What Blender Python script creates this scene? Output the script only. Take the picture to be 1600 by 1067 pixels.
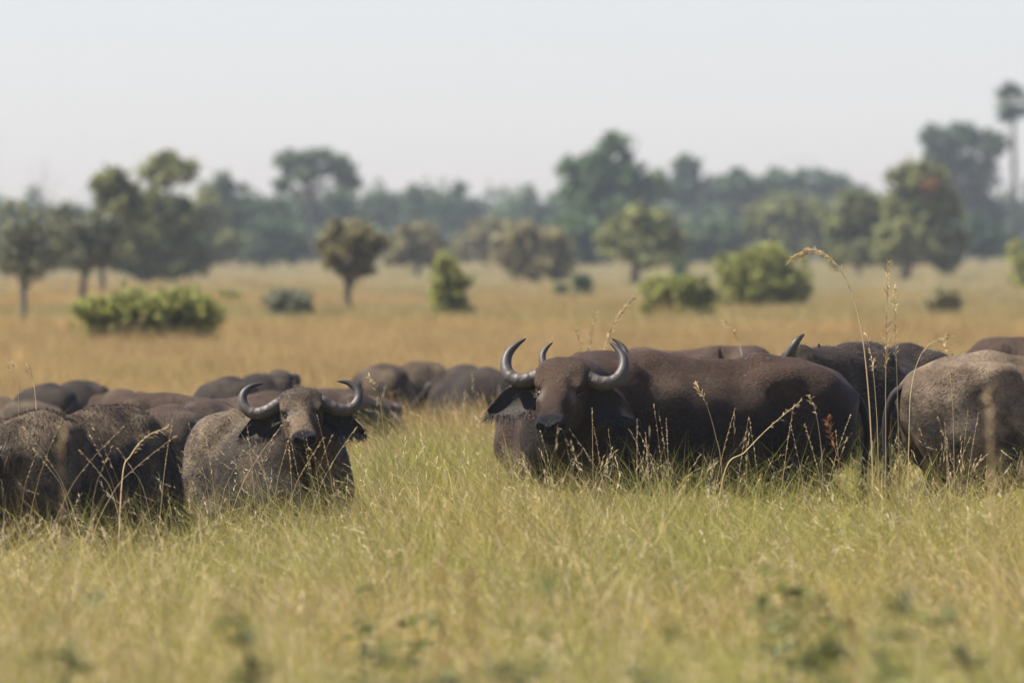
import bpy, math, random
import numpy as np
from mathutils import Vector, Matrix

rng = np.random.default_rng(7)
random.seed(7)
scene = bpy.context.scene
for o in list(bpy.data.objects):
    bpy.data.objects.remove(o)

# ------------------------------------------------------------------ camera
CAM_H = 2.2
F = 13800.0          # focal length in pixels of the 1600 px wide photograph
HOR = 381.0          # horizon row in the photograph
FOCUS = 57.4
cd = bpy.data.cameras.new("camera")
cam = bpy.data.objects.new("camera", cd)
scene.collection.objects.link(cam)
cam.location = (0, 0, CAM_H)
cam.rotation_euler = (math.radians(90) - math.atan((533.5 - HOR) / F), 0, 0)
cd.sensor_width = 36.0
cd.lens = 36.0 * F / 1600.0
cd.clip_start = 0.5
cd.clip_end = 9000
cd.dof.use_dof = True
cd.dof.focus_distance = FOCUS
cd.dof.aperture_fstop = 3.6
scene.camera = cam

# ------------------------------------------------------------------ sky and sun
SUN_EL = math.radians(55)
SUN_DIR = Vector((-0.985, 0.06, 0)).normalized()      # towards the sun, on the ground plane
world = bpy.data.worlds.new("World")
scene.world = world
world.use_nodes = True
wn = world.node_tree.nodes
wl = world.node_tree.links
bg = wn["Background"]
sky = wn.new("ShaderNodeTexSky")
sky.sky_type = 'NISHITA'
sky.sun_disc = False
sky.sun_elevation = SUN_EL
sky.sun_rotation = math.atan2(SUN_DIR.x, SUN_DIR.y)
sky.altitude = 900
sky.air_density = 1.0
sky.dust_density = 1.0
sky.ozone_density = 1.0
tint = wn.new("ShaderNodeMix"); tint.data_type = 'RGBA'; tint.blend_type = 'MULTIPLY'      # humid whitish air everywhere
tint.inputs[0].default_value = 1.0
tint.inputs[7].default_value = (0.977, 0.95, 1.15, 1)
wl.new(sky.outputs[0], tint.inputs[6])
wl.new(tint.outputs[2], bg.inputs[0])
bg.inputs[1].default_value = 0.0665
sd = bpy.data.lights.new("sun", 'SUN')
sun = bpy.data.objects.new("sun", sd)
scene.collection.objects.link(sun)
sd.energy = 5.0
sd.angle = math.radians(0.6)
sd.color = (1.0, 0.93, 0.82)
to_sun = Vector((SUN_DIR.x * math.cos(SUN_EL), SUN_DIR.y * math.cos(SUN_EL), math.sin(SUN_EL)))
sun.rotation_euler = to_sun.to_track_quat('Z', 'Y').to_euler()
sun.location = (-60, 40, 60)

vs = scene.view_settings
vs.view_transform = 'Standard'
vs.look = 'None'
vs.exposure = 1.13
vs.gamma = 1.0
vs.use_curve_mapping = False
cy = scene.cycles
cy.use_denoising = True
cy.max_bounces = 4
cy.diffuse_bounces = 2
cy.use_adaptive_sampling = True
cy.adaptive_threshold = 0.02
cy.glossy_bounces = 2
cy.transmission_bounces = 3
cy.volume_bounces = 0
cy.transparent_max_bounces = 4
cy.caustics_reflective = False
cy.caustics_refractive = False

# ------------------------------------------------------------------ helpers
def P(px, py, d):
    """point at distance d along the view axis that sits at a photograph pixel"""
    return Vector(((px - 800.0) / F * d, d, CAM_H - (py - HOR) / F * d))

def X(px, d):
    return (px - 800.0) / F * d

def smooth01(t):
    t = np.clip(t, 0, 1)
    return t * t * (3 - 2 * t)

def terrain(x, y):
    x = np.asarray(x, float); y = np.asarray(y, float)
    dip = -0.25 * smooth01((-0.2 - x) / 1.6) * smooth01((y - 40) / 14) * smooth01((88 - y) / 16)
    w = 0.03 * np.sin(x * 0.9 + 1.3) * np.sin(y * 0.31) + 0.02 * np.sin(x * 2.1 + y * 0.7)
    w = w * smooth01(1 - y / 260)
    far = 0.25 * np.sin(x * 0.05 + 0.6) * np.sin(y * 0.013) * smooth01((y - 130) / 200)
    return dip + w + far

def link(o, parent=None):
    scene.collection.objects.link(o)
    if parent is not None:
        o.parent = parent
    return o

def mesh_from(name, V, Fc, mat=None, smooth=False, attrs=None):
    me = bpy.data.meshes.new(name)
    V = np.ascontiguousarray(V, np.float32)
    if isinstance(Fc, np.ndarray):
        n, k = Fc.shape
        me.vertices.add(len(V)); me.vertices.foreach_set("co", V.ravel())
        me.loops.add(n * k); me.loops.foreach_set("vertex_index", Fc.astype(np.int32).ravel())
        me.polygons.add(n)
        me.polygons.foreach_set("loop_start", np.arange(0, n * k, k, dtype=np.int32))
        me.update(calc_edges=True)
        me.validate()
    else:
        me.from_pydata([tuple(v) for v in V], [], Fc)
        me.update()
    if smooth:
        me.polygons.foreach_set("use_smooth", np.ones(len(me.polygons), bool))
    if attrs:
        for k_, a in attrs.items():
            at = me.attributes.new(k_, 'FLOAT_COLOR', 'POINT')
            a = np.asarray(a, np.float32)
            if a.shape[1] == 3:
                a = np.hstack([a, np.ones((len(a), 1), np.float32)])
            at.data.foreach_set("color", a.ravel())
    if mat:
        me.materials.append(mat)
    return me

def empty(name, loc, label, cat, group=None, rz=0):
    o = bpy.data.objects.new(name, None)
    o.empty_display_size = 0.3
    link(o)
    o.location = loc
    o.rotation_euler = (0, 0, rz)
    o["label"] = label
    o["category"] = cat
    if group:
        o["group"] = group
    return o

def part(name, me, parent):
    o = bpy.data.objects.new(name, me)
    return link(o, parent)

def tag_stuff(o, label, cat):
    o["kind"] = "stuff"; o["label"] = label; o["category"] = cat

def catmull(pts, n):
    pts = np.asarray(pts, float)
    p = np.vstack([2 * pts[0] - pts[1], pts, 2 * pts[-1] - pts[-2]])
    out = []
    m = len(pts) - 1
    for t in np.linspace(0, m, n):
        i = min(int(t), m - 1); u = t - i
        a, b, c, d = p[i], p[i + 1], p[i + 2], p[i + 3]
        out.append(0.5 * ((2 * b) + (-a + c) * u + (2 * a - 5 * b + 4 * c - d) * u * u + (-a + 3 * b - 3 * c + d) * u ** 3))
    return np.array(out)

def tube(path, radii, sides=8, squash=None):
    """tapered tube along a path -> verts, quads (closed ends as fans of quads/tris)"""
    path = np.asarray(path, float)
    n = len(path)
    tang = np.gradient(path, axis=0)
    tang /= np.linalg.norm(tang, axis=1)[:, None] + 1e-9
    up = np.array([0.13, 0.31, 0.94])
    V, Fc = [], []
    u = np.cross(tang[0], up)
    if np.linalg.norm(u) < 1e-3:
        u = np.cross(tang[0], [1, 0, 0])
    u /= np.linalg.norm(u)
    ang = np.linspace(0, 2 * np.pi, sides, endpoint=False)
    for i in range(n):
        u = u - tang[i] * np.dot(u, tang[i])
        u /= np.linalg.norm(u) + 1e-9
        v = np.cross(tang[i], u)
        ring = path[i] + radii[i] * (np.cos(ang)[:, None] * u + np.sin(ang)[:, None] * v)
        V.append(ring)
    V = np.vstack(V)
    for i in range(n - 1):
        for j in range(sides):
            a = i * sides + j; b = i * sides + (j + 1) % sides
            Fc.append((a, b, b + sides, a + sides))
    Fc.append(tuple(range(sides))[::-1])
    Fc.append(tuple((n - 1) * sides + j for j in range(sides)))
    return V, Fc

class MB:
    def __init__(self):
        self.V = []; self.F = []; self.n = 0
    def add(self, V, Fc):
        self.F += [tuple(i + self.n for i in f) for f in Fc]
        self.V.append(np.asarray(V)); self.n += len(V)
    def mesh(self, name, mat, smooth=True, attrs=None):
        return mesh_from(name, np.vstack(self.V), self.F, mat, smooth, attrs)

# ------------------------------------------------------------------ materials
def new_mat(name):
    m = bpy.data.materials.new(name)
    m.use_nodes = True
    nt = m.node_tree
    for n in list(nt.nodes):
        nt.nodes.remove(n)
    out = nt.nodes.new("ShaderNodeOutputMaterial")
    return m, nt, out

def nd(nt, typ, **kw):
    n = nt.nodes.new(typ)
    for k, v in kw.items():
        setattr(n, k, v)
    return n

def ramp(nt, fac, stops):
    r = nd(nt, "ShaderNodeValToRGB")
    el = r.color_ramp.elements
    el[0].position, el[0].color = stops[0][0], (*stops[0][1], 1)
    el[1].position, el[1].color = stops[-1][0], (*stops[-1][1], 1)
    for p, c in stops[1:-1]:
        e = el.new(p); e.color = (*c, 1)
    nt.links.new(fac, r.inputs[0])
    return r.outputs[0]

def mixc(nt, fac, a, b, mode='MIX'):
    m = nd(nt, "ShaderNodeMix", data_type='RGBA', blend_type=mode)
    for s, v in ((m.inputs[0], fac), (m.inputs[6], a), (m.inputs[7], b)):
        if isinstance(v, (int, float)):
            s.default_value = v
        elif isinstance(v, tuple):
            s.default_value = (*v, 1)
        else:
            nt.links.new(v, s)
    return m.outputs[2]

def noise(nt, scale, detail=3, vec=None, rough=0.55):
    n = nd(nt, "ShaderNodeTexNoise")
    n.inputs["Scale"].default_value = scale
    n.inputs["Detail"].default_value = detail
    n.inputs["Roughness"].default_value = rough
    if vec is not None:
        nt.links.new(vec, n.inputs["Vector"])
    return n.outputs["Fac"]

def mapping(nt, vec, scale):
    m = nd(nt, "ShaderNodeMapping")
    m.inputs["Scale"].default_value = scale
    nt.links.new(vec, m.inputs["Vector"])
    return m.outputs[0]

def leafy_mat(name, stops, transl=0.35, patch=0.25, patch_cols=None, rough=0.6, spec=0.25, blotch=None):
    """foliage or grass: colour per blade (attribute), drifting slowly over the ground"""
    m, nt, out = new_mat(name)
    at = nd(nt, "ShaderNodeAttribute", attribute_name="tint")
    sep = nd(nt, "ShaderNodeSeparateColor"); nt.links.new(at.outputs["Color"], sep.inputs[0])
    oi = nd(nt, "ShaderNodeObjectInfo")
    a = nd(nt, "ShaderNodeMath", operation='MULTIPLY_ADD')
    nt.links.new(oi.outputs["Random"], a.inputs[0]); a.inputs[1].default_value = 0.5
    b = nd(nt, "ShaderNodeMath", operation='MULTIPLY'); nt.links.new(sep.outputs[0], b.inputs[0]); b.inputs[1].default_value = 0.5
    nt.links.new(b.outputs[0], a.inputs[2])
    col = ramp(nt, a.outputs[0], stops)
    if patch_cols:
        geo = nd(nt, "ShaderNodeNewGeometry")
        nz = noise(nt, patch, 3, geo.outputs["Position"])
        f = nd(nt, "ShaderNodeMapRange"); nt.links.new(nz, f.inputs[0])
        f.inputs[1].default_value = 0.36; f.inputs[2].default_value = 0.58
        col = mixc(nt, f.outputs[0], col, mixc(nt, 0.75, col, patch_cols))
    if blotch:
        geo2 = nd(nt, "ShaderNodeNewGeometry")
        f2 = nd(nt, "ShaderNodeMapRange"); nt.links.new(noise(nt, 1.4, 2, geo2.outputs["Position"]), f2.inputs[0])
        f2.inputs[1].default_value = 0.5; f2.inputs[2].default_value = 0.62; f2.inputs[4].default_value = 0.6
        col = mixc(nt, f2.outputs[0], col, blotch)
    # brightness differs from blade to blade
    br = nd(nt, "ShaderNodeMapRange"); nt.links.new(sep.outputs[2], br.inputs[0])
    br.inputs[3].default_value = 0.42; br.inputs[4].default_value = 1.45
    hs = nd(nt, "ShaderNodeHueSaturation"); nt.links.new(col, hs.inputs["Color"]); nt.links.new(br.outputs[0], hs.inputs["Value"])
    p = nd(nt, "ShaderNodeBsdfPrincipled")
    p.inputs["Roughness"].default_value = rough
    p.inputs["Specular IOR Level"].default_value = spec
    nt.links.new(hs.outputs[0], p.inputs["Base Color"])
    t = nd(nt, "ShaderNodeBsdfTranslucent"); nt.links.new(hs.outputs[0], t.inputs["Color"])
    mx = nd(nt, "ShaderNodeMixShader"); mx.inputs[0].default_value = transl
    nt.links.new(p.outputs[0], mx.inputs[1]); nt.links.new(t.outputs[0], mx.inputs[2])
    nt.links.new(mx.outputs[0], out.inputs[0])
    return m

M = {}
TAN, GOLD, STRAW = (0.54, 0.36, 0.16), (0.50, 0.30, 0.10), (0.64, 0.49, 0.25)
OLIVE, GREEN, DEEP = (0.32, 0.30, 0.07), (0.19, 0.235, 0.05), (0.10, 0.14, 0.04)
M['grass_near'] = leafy_mat("grass_near", [(0.0, GREEN), (0.3, OLIVE), (0.55, (0.44, 0.35, 0.10)), (0.8, (0.56, 0.38, 0.15)), (1.0, (0.66, 0.51, 0.23))], 0.45, 0.45, (0.29, 0.32, 0.065), blotch=(0.40, 0.25, 0.10))
M['grass_mid'] = leafy_mat("grass_mid", [(0.0, OLIVE), (0.3, (0.42, 0.33, 0.12)), (0.7, TAN), (1.0, STRAW)], 0.4, 0.09, (0.40, 0.27, 0.11))
M['grass_far'] = leafy_mat("grass_far", [(0.0, (0.38, 0.30, 0.12)), (0.4, GOLD), (0.8, TAN), (1.0, (0.55, 0.40, 0.20))], 0.4, 0.03, (0.33, 0.30, 0.12))
M['grass_pale'] = leafy_mat("grass_pale", [(0.0, (0.38, 0.32, 0.16)), (0.5, (0.47, 0.37, 0.19)), (1.0, (0.53, 0.41, 0.23))], 0.4, 0.02, (0.36, 0.33, 0.16))
M['straw'] = leafy_mat("straw", [(0.0, (0.48, 0.36, 0.18)), (0.5, (0.60, 0.46, 0.25)), (1.0, (0.70, 0.58, 0.36))], 0.3)
M['rust_head'] = leafy_mat("rust_head", [(0.0, (0.22, 0.10, 0.04)), (1.0, (0.36, 0.17, 0.06))], 0.25)
M['weed'] = leafy_mat("weed", [(0.0, (0.08, 0.10, 0.035)), (1.0, (0.19, 0.20, 0.065))], 0.35)
M['leaf_dark'] = leafy_mat("leaf_dark", [(0.0, (0.055, 0.095, 0.05)), (1.0, (0.12, 0.17, 0.08))], 0.42)
M['leaf_green'] = leafy_mat("leaf_green", [(0.0, (0.075, 0.14, 0.05)), (1.0, (0.145, 0.22, 0.075))], 0.45)
M['leaf_olive'] = leafy_mat("leaf_olive", [(0.0, (0.17, 0.19, 0.07)), (1.0, (0.29, 0.30, 0.115))], 0.5)
M['leaf_grey'] = leafy_mat("leaf_grey", [(0.0, (0.17, 0.18, 0.115)), (1.0, (0.27, 0.27, 0.165))], 0.5)
M['leaf_brown'] = leafy_mat("leaf_brown", [(0.0, (0.20, 0.18, 0.085)), (1.0, (0.32, 0.28, 0.135))], 0.5)
M['leaf_bush'] = leafy_mat("leaf_bush", [(0.0, (0.22, 0.24, 0.06)), (1.0, (0.42, 0.41, 0.11))], 0.5)
M['leaf_rust'] = leafy_mat("leaf_rust", [(0.0, (0.17, 0.085, 0.03)), (1.0, (0.24, 0.13, 0.05))], 0.25)

def bark_mat(name, c1, c2):
    m, nt, out = new_mat(name)
    tc = nd(nt, "ShaderNodeTexCoord")
    f = noise(nt, 6, 4, mapping(nt, tc.outputs["Object"], (1, 1, 0.25)))
    col = ramp(nt, f, [(0.3, c1), (0.7, c2)])
    p = nd(nt, "ShaderNodeBsdfPrincipled"); p.inputs["Roughness"].default_value = 0.9
    nt.links.new(col, p.inputs["Base Color"])
    b = nd(nt, "ShaderNodeBump"); b.inputs["Strength"].default_value = 0.6; nt.links.new(f, b.inputs["Height"]); nt.links.new(b.outputs[0], p.inputs["Normal"])
    nt.links.new(p.outputs[0], out.inputs[0])
    return m
M['bark'] = bark_mat("bark", (0.06, 0.05, 0.04), (0.14, 0.12, 0.10))
M['bark_grey'] = bark_mat("bark_grey", (0.10, 0.09, 0.08), (0.19, 0.175, 0.16))

def ground_mat():
    m, nt, out = new_mat("savanna_soil")
    geo = nd(nt, "ShaderNodeNewGeometry")
    f1 = noise(nt, 0.035, 4, geo.outputs["Position"])
    f2 = noise(nt, 1.7, 5, geo.outputs["Position"])
    c1 = ramp(nt, f1, [(0.35, (0.33, 0.27, 0.12)), (0.5, (0.40, 0.31, 0.14)), (0.65, (0.28, 0.26, 0.11))])
    col = mixc(nt, f2, c1, mixc(nt, 0.5, c1, (0.16, 0.13, 0.07)))
    p = nd(nt, "ShaderNodeBsdfPrincipled"); p.inputs["Roughness"].default_value = 0.95
    p.inputs["Specular IOR Level"].default_value = 0.1
    nt.links.new(col, p.inputs["Base Color"])
    b = nd(nt, "ShaderNodeBump"); b.inputs["Strength"].default_value = 0.8; b.inputs["Distance"].default_value = 0.1
    nt.links.new(f2, b.inputs["Height"]); nt.links.new(b.outputs[0], p.inputs["Normal"])
    nt.links.new(p.outputs[0], out.inputs[0])
    return m
M['ground'] = ground_mat()

def hide_mat(name, base, top, dust, dust_amt, rough=0.55):
    """buffalo hide: dark short hair, paler and browner towards the top of the back, dried dust in patches, bald shiny muzzle"""
    m, nt, out = new_mat(name)
    tc = nd(nt, "ShaderNodeTexCoord")
    ob = tc.outputs["Object"]
    at = nd(nt, "ShaderNodeAttribute", attribute_name="mask")
    sep = nd(nt, "ShaderNodeSeparateColor"); nt.links.new(at.outputs["Color"], sep.inputs[0])
    n1 = noise(nt, 2.6, 5, ob, 0.6)
    n2 = noise(nt, 9, 5, ob, 0.65)
    hair = noise(nt, 1.0, 4, mapping(nt, ob, (38, 120, 60)), 0.7)
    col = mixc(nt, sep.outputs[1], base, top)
    col = mixc(nt, n2, col, mixc(nt, 0.55, col, (0.012, 0.009, 0.008)))
    dn = nd(nt, "ShaderNodeMapRange"); nt.links.new(n1, dn.inputs[0])
    dn.inputs[1].default_value = 0.46; dn.inputs[2].default_value = 0.68; dn.inputs[4].default_value = dust_amt
    dm = nd(nt, "ShaderNodeMath", operation='MULTIPLY'); nt.links.new(dn.outputs[0], dm.inputs[0]); nt.links.new(n2, dm.inputs[1])
    dm2 = nd(nt, "ShaderNodeMath", operation='MULTIPLY'); nt.links.new(dm.outputs[0], dm2.inputs[0]); dm2.inputs[1].default_value = 1.7
    col = mixc(nt, dm2.outputs[0], col, dust)
    hm = nd(nt, "ShaderNodeMapRange"); nt.links.new(hair, hm.inputs[0]); hm.inputs[1].default_value = 0.3; hm.inputs[2].default_value = 0.7
    hm.inputs[3].default_value = 0.65; hm.inputs[4].default_value = 1.3
    hs = nd(nt, "ShaderNodeHueSaturation"); nt.links.new(col, hs.inputs["Color"]); nt.links.new(hm.outputs[0], hs.inputs["Value"])
    col = mixc(nt, sep.outputs[0], hs.outputs[0], (0.010, 0.009, 0.010))       # bare black nose
    col = mixc(nt, sep.outputs[2], col, (0.19, 0.15, 0.12))                     # paler bare skin by the eyes
    p = nd(nt, "ShaderNodeBsdfPrincipled")
    nt.links.new(col, p.inputs["Base Color"])
    rr = nd(nt, "ShaderNodeMapRange"); nt.links.new(sep.outputs[0], rr.inputs[0]); rr.inputs[3].default_value = rough; rr.inputs[4].default_value = 0.3
    nt.links.new(rr.outputs[0], p.inputs["Roughness"])
    p.inputs["Specular IOR Level"].default_value = 0.14
    p.inputs["Sheen Weight"].default_value = 0.0
    p.inputs["Sheen Roughness"].default_value = 0.5
    p.inputs["Sheen Tint"].default_value = (0.75, 0.6, 0.5, 1)
    hsum = nd(nt, "ShaderNodeMath", operation='ADD'); nt.links.new(hair, hsum.inputs[0])
    nm = nd(nt, "ShaderNodeMath", operation='MULTIPLY'); nt.links.new(n2, nm.inputs[0]); nm.inputs[1].default_value = 1.2
    nt.links.new(nm.outputs[0], hsum.inputs[1])
    b = nd(nt, "ShaderNodeBump"); b.inputs["Strength"].default_value = 0.9; b.inputs["Distance"].default_value = 0.022
    nt.links.new(hsum.outputs[0], b.inputs["Height"]); nt.links.new(b.outputs[0], p.inputs["Normal"])
    nt.links.new(p.outputs[0], out.inputs[0])
    return m
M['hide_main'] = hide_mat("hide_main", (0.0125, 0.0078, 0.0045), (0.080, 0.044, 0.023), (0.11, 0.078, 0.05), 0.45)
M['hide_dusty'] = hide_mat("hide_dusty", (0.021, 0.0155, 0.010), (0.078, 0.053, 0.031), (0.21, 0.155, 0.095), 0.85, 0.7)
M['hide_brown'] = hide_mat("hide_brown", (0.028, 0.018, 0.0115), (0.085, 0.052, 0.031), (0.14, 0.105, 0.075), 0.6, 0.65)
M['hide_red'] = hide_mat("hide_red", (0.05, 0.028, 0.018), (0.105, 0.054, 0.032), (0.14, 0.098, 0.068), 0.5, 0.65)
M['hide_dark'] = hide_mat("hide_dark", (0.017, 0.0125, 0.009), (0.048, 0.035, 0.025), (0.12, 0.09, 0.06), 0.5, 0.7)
M['hide_grey'] = hide_mat("hide_grey", (0.05, 0.037, 0.024), (0.18, 0.125, 0.078), (0.34, 0.255, 0.165), 1.0, 0.62)  # sunlit brightness of the rump put into the paler back and dust colours

def hair_mat(name, stops):
    m = leafy_mat(name, stops, 0.1, rough=0.5, spec=0.3)
    return m
M['fur_dark'] = hair_mat("fur_dark", [(0.0, (0.010, 0.0075, 0.005)), (0.55, (0.033, 0.024, 0.015)), (1.0, (0.125, 0.092, 0.057))])
M['fur_brown'] = hair_mat("fur_brown", [(0.0, (0.010, 0.007, 0.005)), (0.6, (0.028, 0.018, 0.011)), (1.0, (0.10, 0.062, 0.036))])

def horn_mat():
    m, nt, out = new_mat("horn_keratin")
    at = nd(nt, "ShaderNodeAttribute", attribute_name="mask")
    sep = nd(nt, "ShaderNodeSeparateColor"); nt.links.new(at.outputs["Color"], sep.inputs[0])
    tc = nd(nt, "ShaderNodeTexCoord")
    n = noise(nt, 30, 5, tc.outputs["Object"])
    c = ramp(nt, sep.outputs[0], [(0.0, (0.06, 0.046, 0.035)), (0.35, (0.105, 0.086, 0.068)), (0.75, (0.055, 0.046, 0.039)), (1.0, (0.018, 0.016, 0.015))])
    c = mixc(nt, n, c, mixc(nt, 0.6, c, (0.03, 0.025, 0.022)))
    p = nd(nt, "ShaderNodeBsdfPrincipled"); nt.links.new(c, p.inputs["Base Color"])
    p.inputs["Roughness"].default_value = 0.52; p.inputs["Specular IOR Level"].default_value = 0.36
    w = nd(nt, "ShaderNodeMath", operation='SINE')
    k = nd(nt, "ShaderNodeMath", operation='MULTIPLY_ADD'); nt.links.new(sep.outputs[0], k.inputs[0]); k.inputs[1].default_value = 70
    k2 = nd(nt, "ShaderNodeMath", operation='MULTIPLY'); nt.links.new(n, k2.inputs[0]); k2.inputs[1].default_value = 6
    nt.links.new(k2.outputs[0], k.inputs[2]); nt.links.new(k.outputs[0], w.inputs[0])
    fade = nd(nt, "ShaderNodeMapRange"); nt.links.new(sep.outputs[0], fade.inputs[0]); fade.inputs[1].default_value = 0.05; fade.inputs[2].default_value = 0.6
    fade.inputs[3].default_value = 1.0; fade.inputs[4].default_value = 0.0
    wf = nd(nt, "ShaderNodeMath", operation='MULTIPLY'); nt.links.new(w.outputs[0], wf.inputs[0]); nt.links.new(fade.outputs[0], wf.inputs[1])
    b = nd(nt, "ShaderNodeBump"); b.inputs["Strength"].default_value = 0.5; b.inputs["Distance"].default_value = 0.006
    nt.links.new(wf.outputs[0], b.inputs["Height"]); nt.links.new(b.outputs[0], p.inputs["Normal"])
    nt.links.new(p.outputs[0], out.inputs[0])
    return m
M['horn'] = horn_mat()

def plain_mat(name, col, rough, spec=0.5):
    m, nt, out = new_mat(name)
    p = nd(nt, "ShaderNodeBsdfPrincipled")
    tc = nd(nt, "ShaderNodeTexCoord")
    n = noise(nt, 40, 3, tc.outputs["Object"])
    c = mixc(nt, n, tuple(0.7 * v for v in col), tuple(1.3 * v for v in col))
    nt.links.new(c, p.inputs["Base Color"]); p.inputs["Roughness"].default_value = rough
    p.inputs["Specular IOR Level"].default_value = spec
    nt.links.new(p.outputs[0], out.inputs[0])
    return m
M['eye'] = plain_mat("eye_wet", (0.008, 0.006, 0.005), 0.32)
M['hoof'] = plain_mat("hoof", (0.03, 0.026, 0.022), 0.6)
M['ear'] = plain_mat("ear_hide", (0.026, 0.020, 0.016), 0.7, 0.2)

# ------------------------------------------------------------------ ground
def make_ground():
    xs = np.concatenate([[-1500, -600, -250, -120, -60, -30, -18], np.arange(-12, 12.01, 0.6), [18, 30, 60, 120, 250, 600, 1500]])
    ys = np.concatenate([[-400, -60, -10], np.arange(0, 121, 1.5), np.arange(126, 400, 8), np.arange(410, 1500, 40), [1700, 2200, 3200, 5500]])
    gx, gy = np.meshgrid(xs, ys, indexing='ij')
    V = np.stack([gx, gy, terrain(gx, gy)], -1).reshape(-1, 3)
    nx, ny = len(xs), len(ys)
    i, j = np.meshgrid(np.arange(nx - 1), np.arange(ny - 1), indexing='ij')
    a = (i * ny + j).ravel()
    Fc = np.stack([a, a + ny, a + ny + 1, a + 1], -1)
    o = bpy.data.objects.new("ground", mesh_from("ground", V, Fc, M['ground'], True))
    o["kind"] = "structure"
    o["label"] = "flat savanna ground under the tall grass"
    link(o)
make_ground()

# ------------------------------------------------------------------ haze
def make_haze():
    x0, x1, y0, y1, z0, z1 = -700, 700, -60, 1500, -1.8, 24
    V = [(x0, y0, z0), (x1, y0, z0), (x1, y1, z0), (x0, y1, z0), (x0, y0, z1), (x1, y0, z1), (x1, y1, z1), (x0, y1, z1)]
    Fc = [(0, 3, 2, 1), (4, 5, 6, 7), (0, 1, 5, 4), (1, 2, 6, 5), (2, 3, 7, 6), (3, 0, 4, 7)]
    m, nt, out = new_mat("haze_air")
    v = nd(nt, "ShaderNodeVolumePrincipled")
    v.inputs["Color"].default_value = (0.86, 0.93, 1.0, 1)
    v.inputs["Density"].default_value = 0.00018
    v.inputs["Anisotropy"].default_value = 0.2
    nt.links.new(v.outputs[0], out.inputs["Volume"])
    o = bpy.data.objects.new("haze", mesh_from("haze", np.array(V, float), Fc, m))
    tag_stuff(o, "pale bluish haze hanging over the savanna", "haze")
    link(o)
make_haze()

# ------------------------------------------------------------------ trees and bushes
def leaf_cloud(lobes, n, size, seed, gap=0.35, core=0.84):
    """leaf-clump quads through a set of ellipsoidal lobes, with holes"""
    r = np.random.default_rng(seed)
    sub = []
    for (c, R_) in lobes:
        c = np.array(c); R_ = np.array(R_)
        sub.append((c, R_ * core))
        for q in range(15):
            dv = r.normal(size=3); dv /= np.linalg.norm(dv)
            sub.append((c + dv * R_ * r.uniform(0.6, 1.0), R_ * r.uniform(0.16, 0.38)))
    lobes = sub
    vol = np.array([l[1][0] * l[1][1] * l[1][2] for l in lobes]) ** 0.75
    vol /= vol.sum()
    which = r.choice(len(lobes), n, p=vol)
    C = np.array([l[0] for l in lobes])[which]; R = np.array([l[1] for l in lobes])[which]
    d = r.normal(size=(n, 3)); d /= np.linalg.norm(d, axis=1)[:, None]
    rad = r.random(n) ** 0.42 * (1 + 0.35 * (r.random(n) < 0.07))
    # ragged outline: each direction of each lobe reaches a different distance
    ph = r.random((len(lobes), 4)) * 6.28
    pw = ph[which]
    wob = 1 + 0.22 * np.sin(5 * d[:, 0] + pw[:, 0]) * np.sin(4 * d[:, 2] + pw[:, 1]) + 0.12 * np.sin(9 * d[:, 2] + 7 * d[:, 1] + pw[:, 2])
    pts = C + d * R * (rad * wob)[:, None]
    s = R.mean(1)
    hole = np.sin(pts[:, 0] * 2.6 / s + pw[:, 0]) * np.sin(pts[:, 1] * 2.9 / s + pw[:, 1]) * np.sin(pts[:, 2] * 3.3 / s + pw[:, 3])
    keep = hole < gap
    pts = pts[keep]; n = len(pts); d = d[keep]
    a = r.normal(size=(n, 3)); a /= np.linalg.norm(a, axis=1)[:, None]
    b = np.cross(a, d + 0.3 * r.normal(size=(n, 3))); b /= np.linalg.norm(b, axis=1)[:, None] + 1e-6
    sz = size * (0.5 + r.random(n))[:, None]
    bend = d * sz * 0.25
    V = np.stack([pts - a * sz, pts - b * sz * 0.55 + bend, pts + a * sz, pts + b * sz * 0.55 + bend], 1).reshape(-1, 3)
    Fc = np.arange(4 * n).reshape(n, 4)
    t = np.repeat(np.stack([r.random(n), r.random(n), r.random(n)], -1), 4, axis=0)
    return V, Fc, t

def limb(mb, a, b, ra, rb, r, wig=0.12, seg=7, sides=7):
    a = np.array(a, float); b = np.array(b, float)
    L = np.linalg.norm(b - a)
    t = np.linspace(0, 1, seg)[:, None]
    path = a + (b - a) * t + np.sin(t * math.pi) * r.normal(size=3) * wig * L + r.normal(size=(seg, 3)) * wig * 0.15 * L * np.sin(t * math.pi)
    mb.add(*tube(path, np.linspace(ra, rb, seg), sides))
    return path

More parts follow.
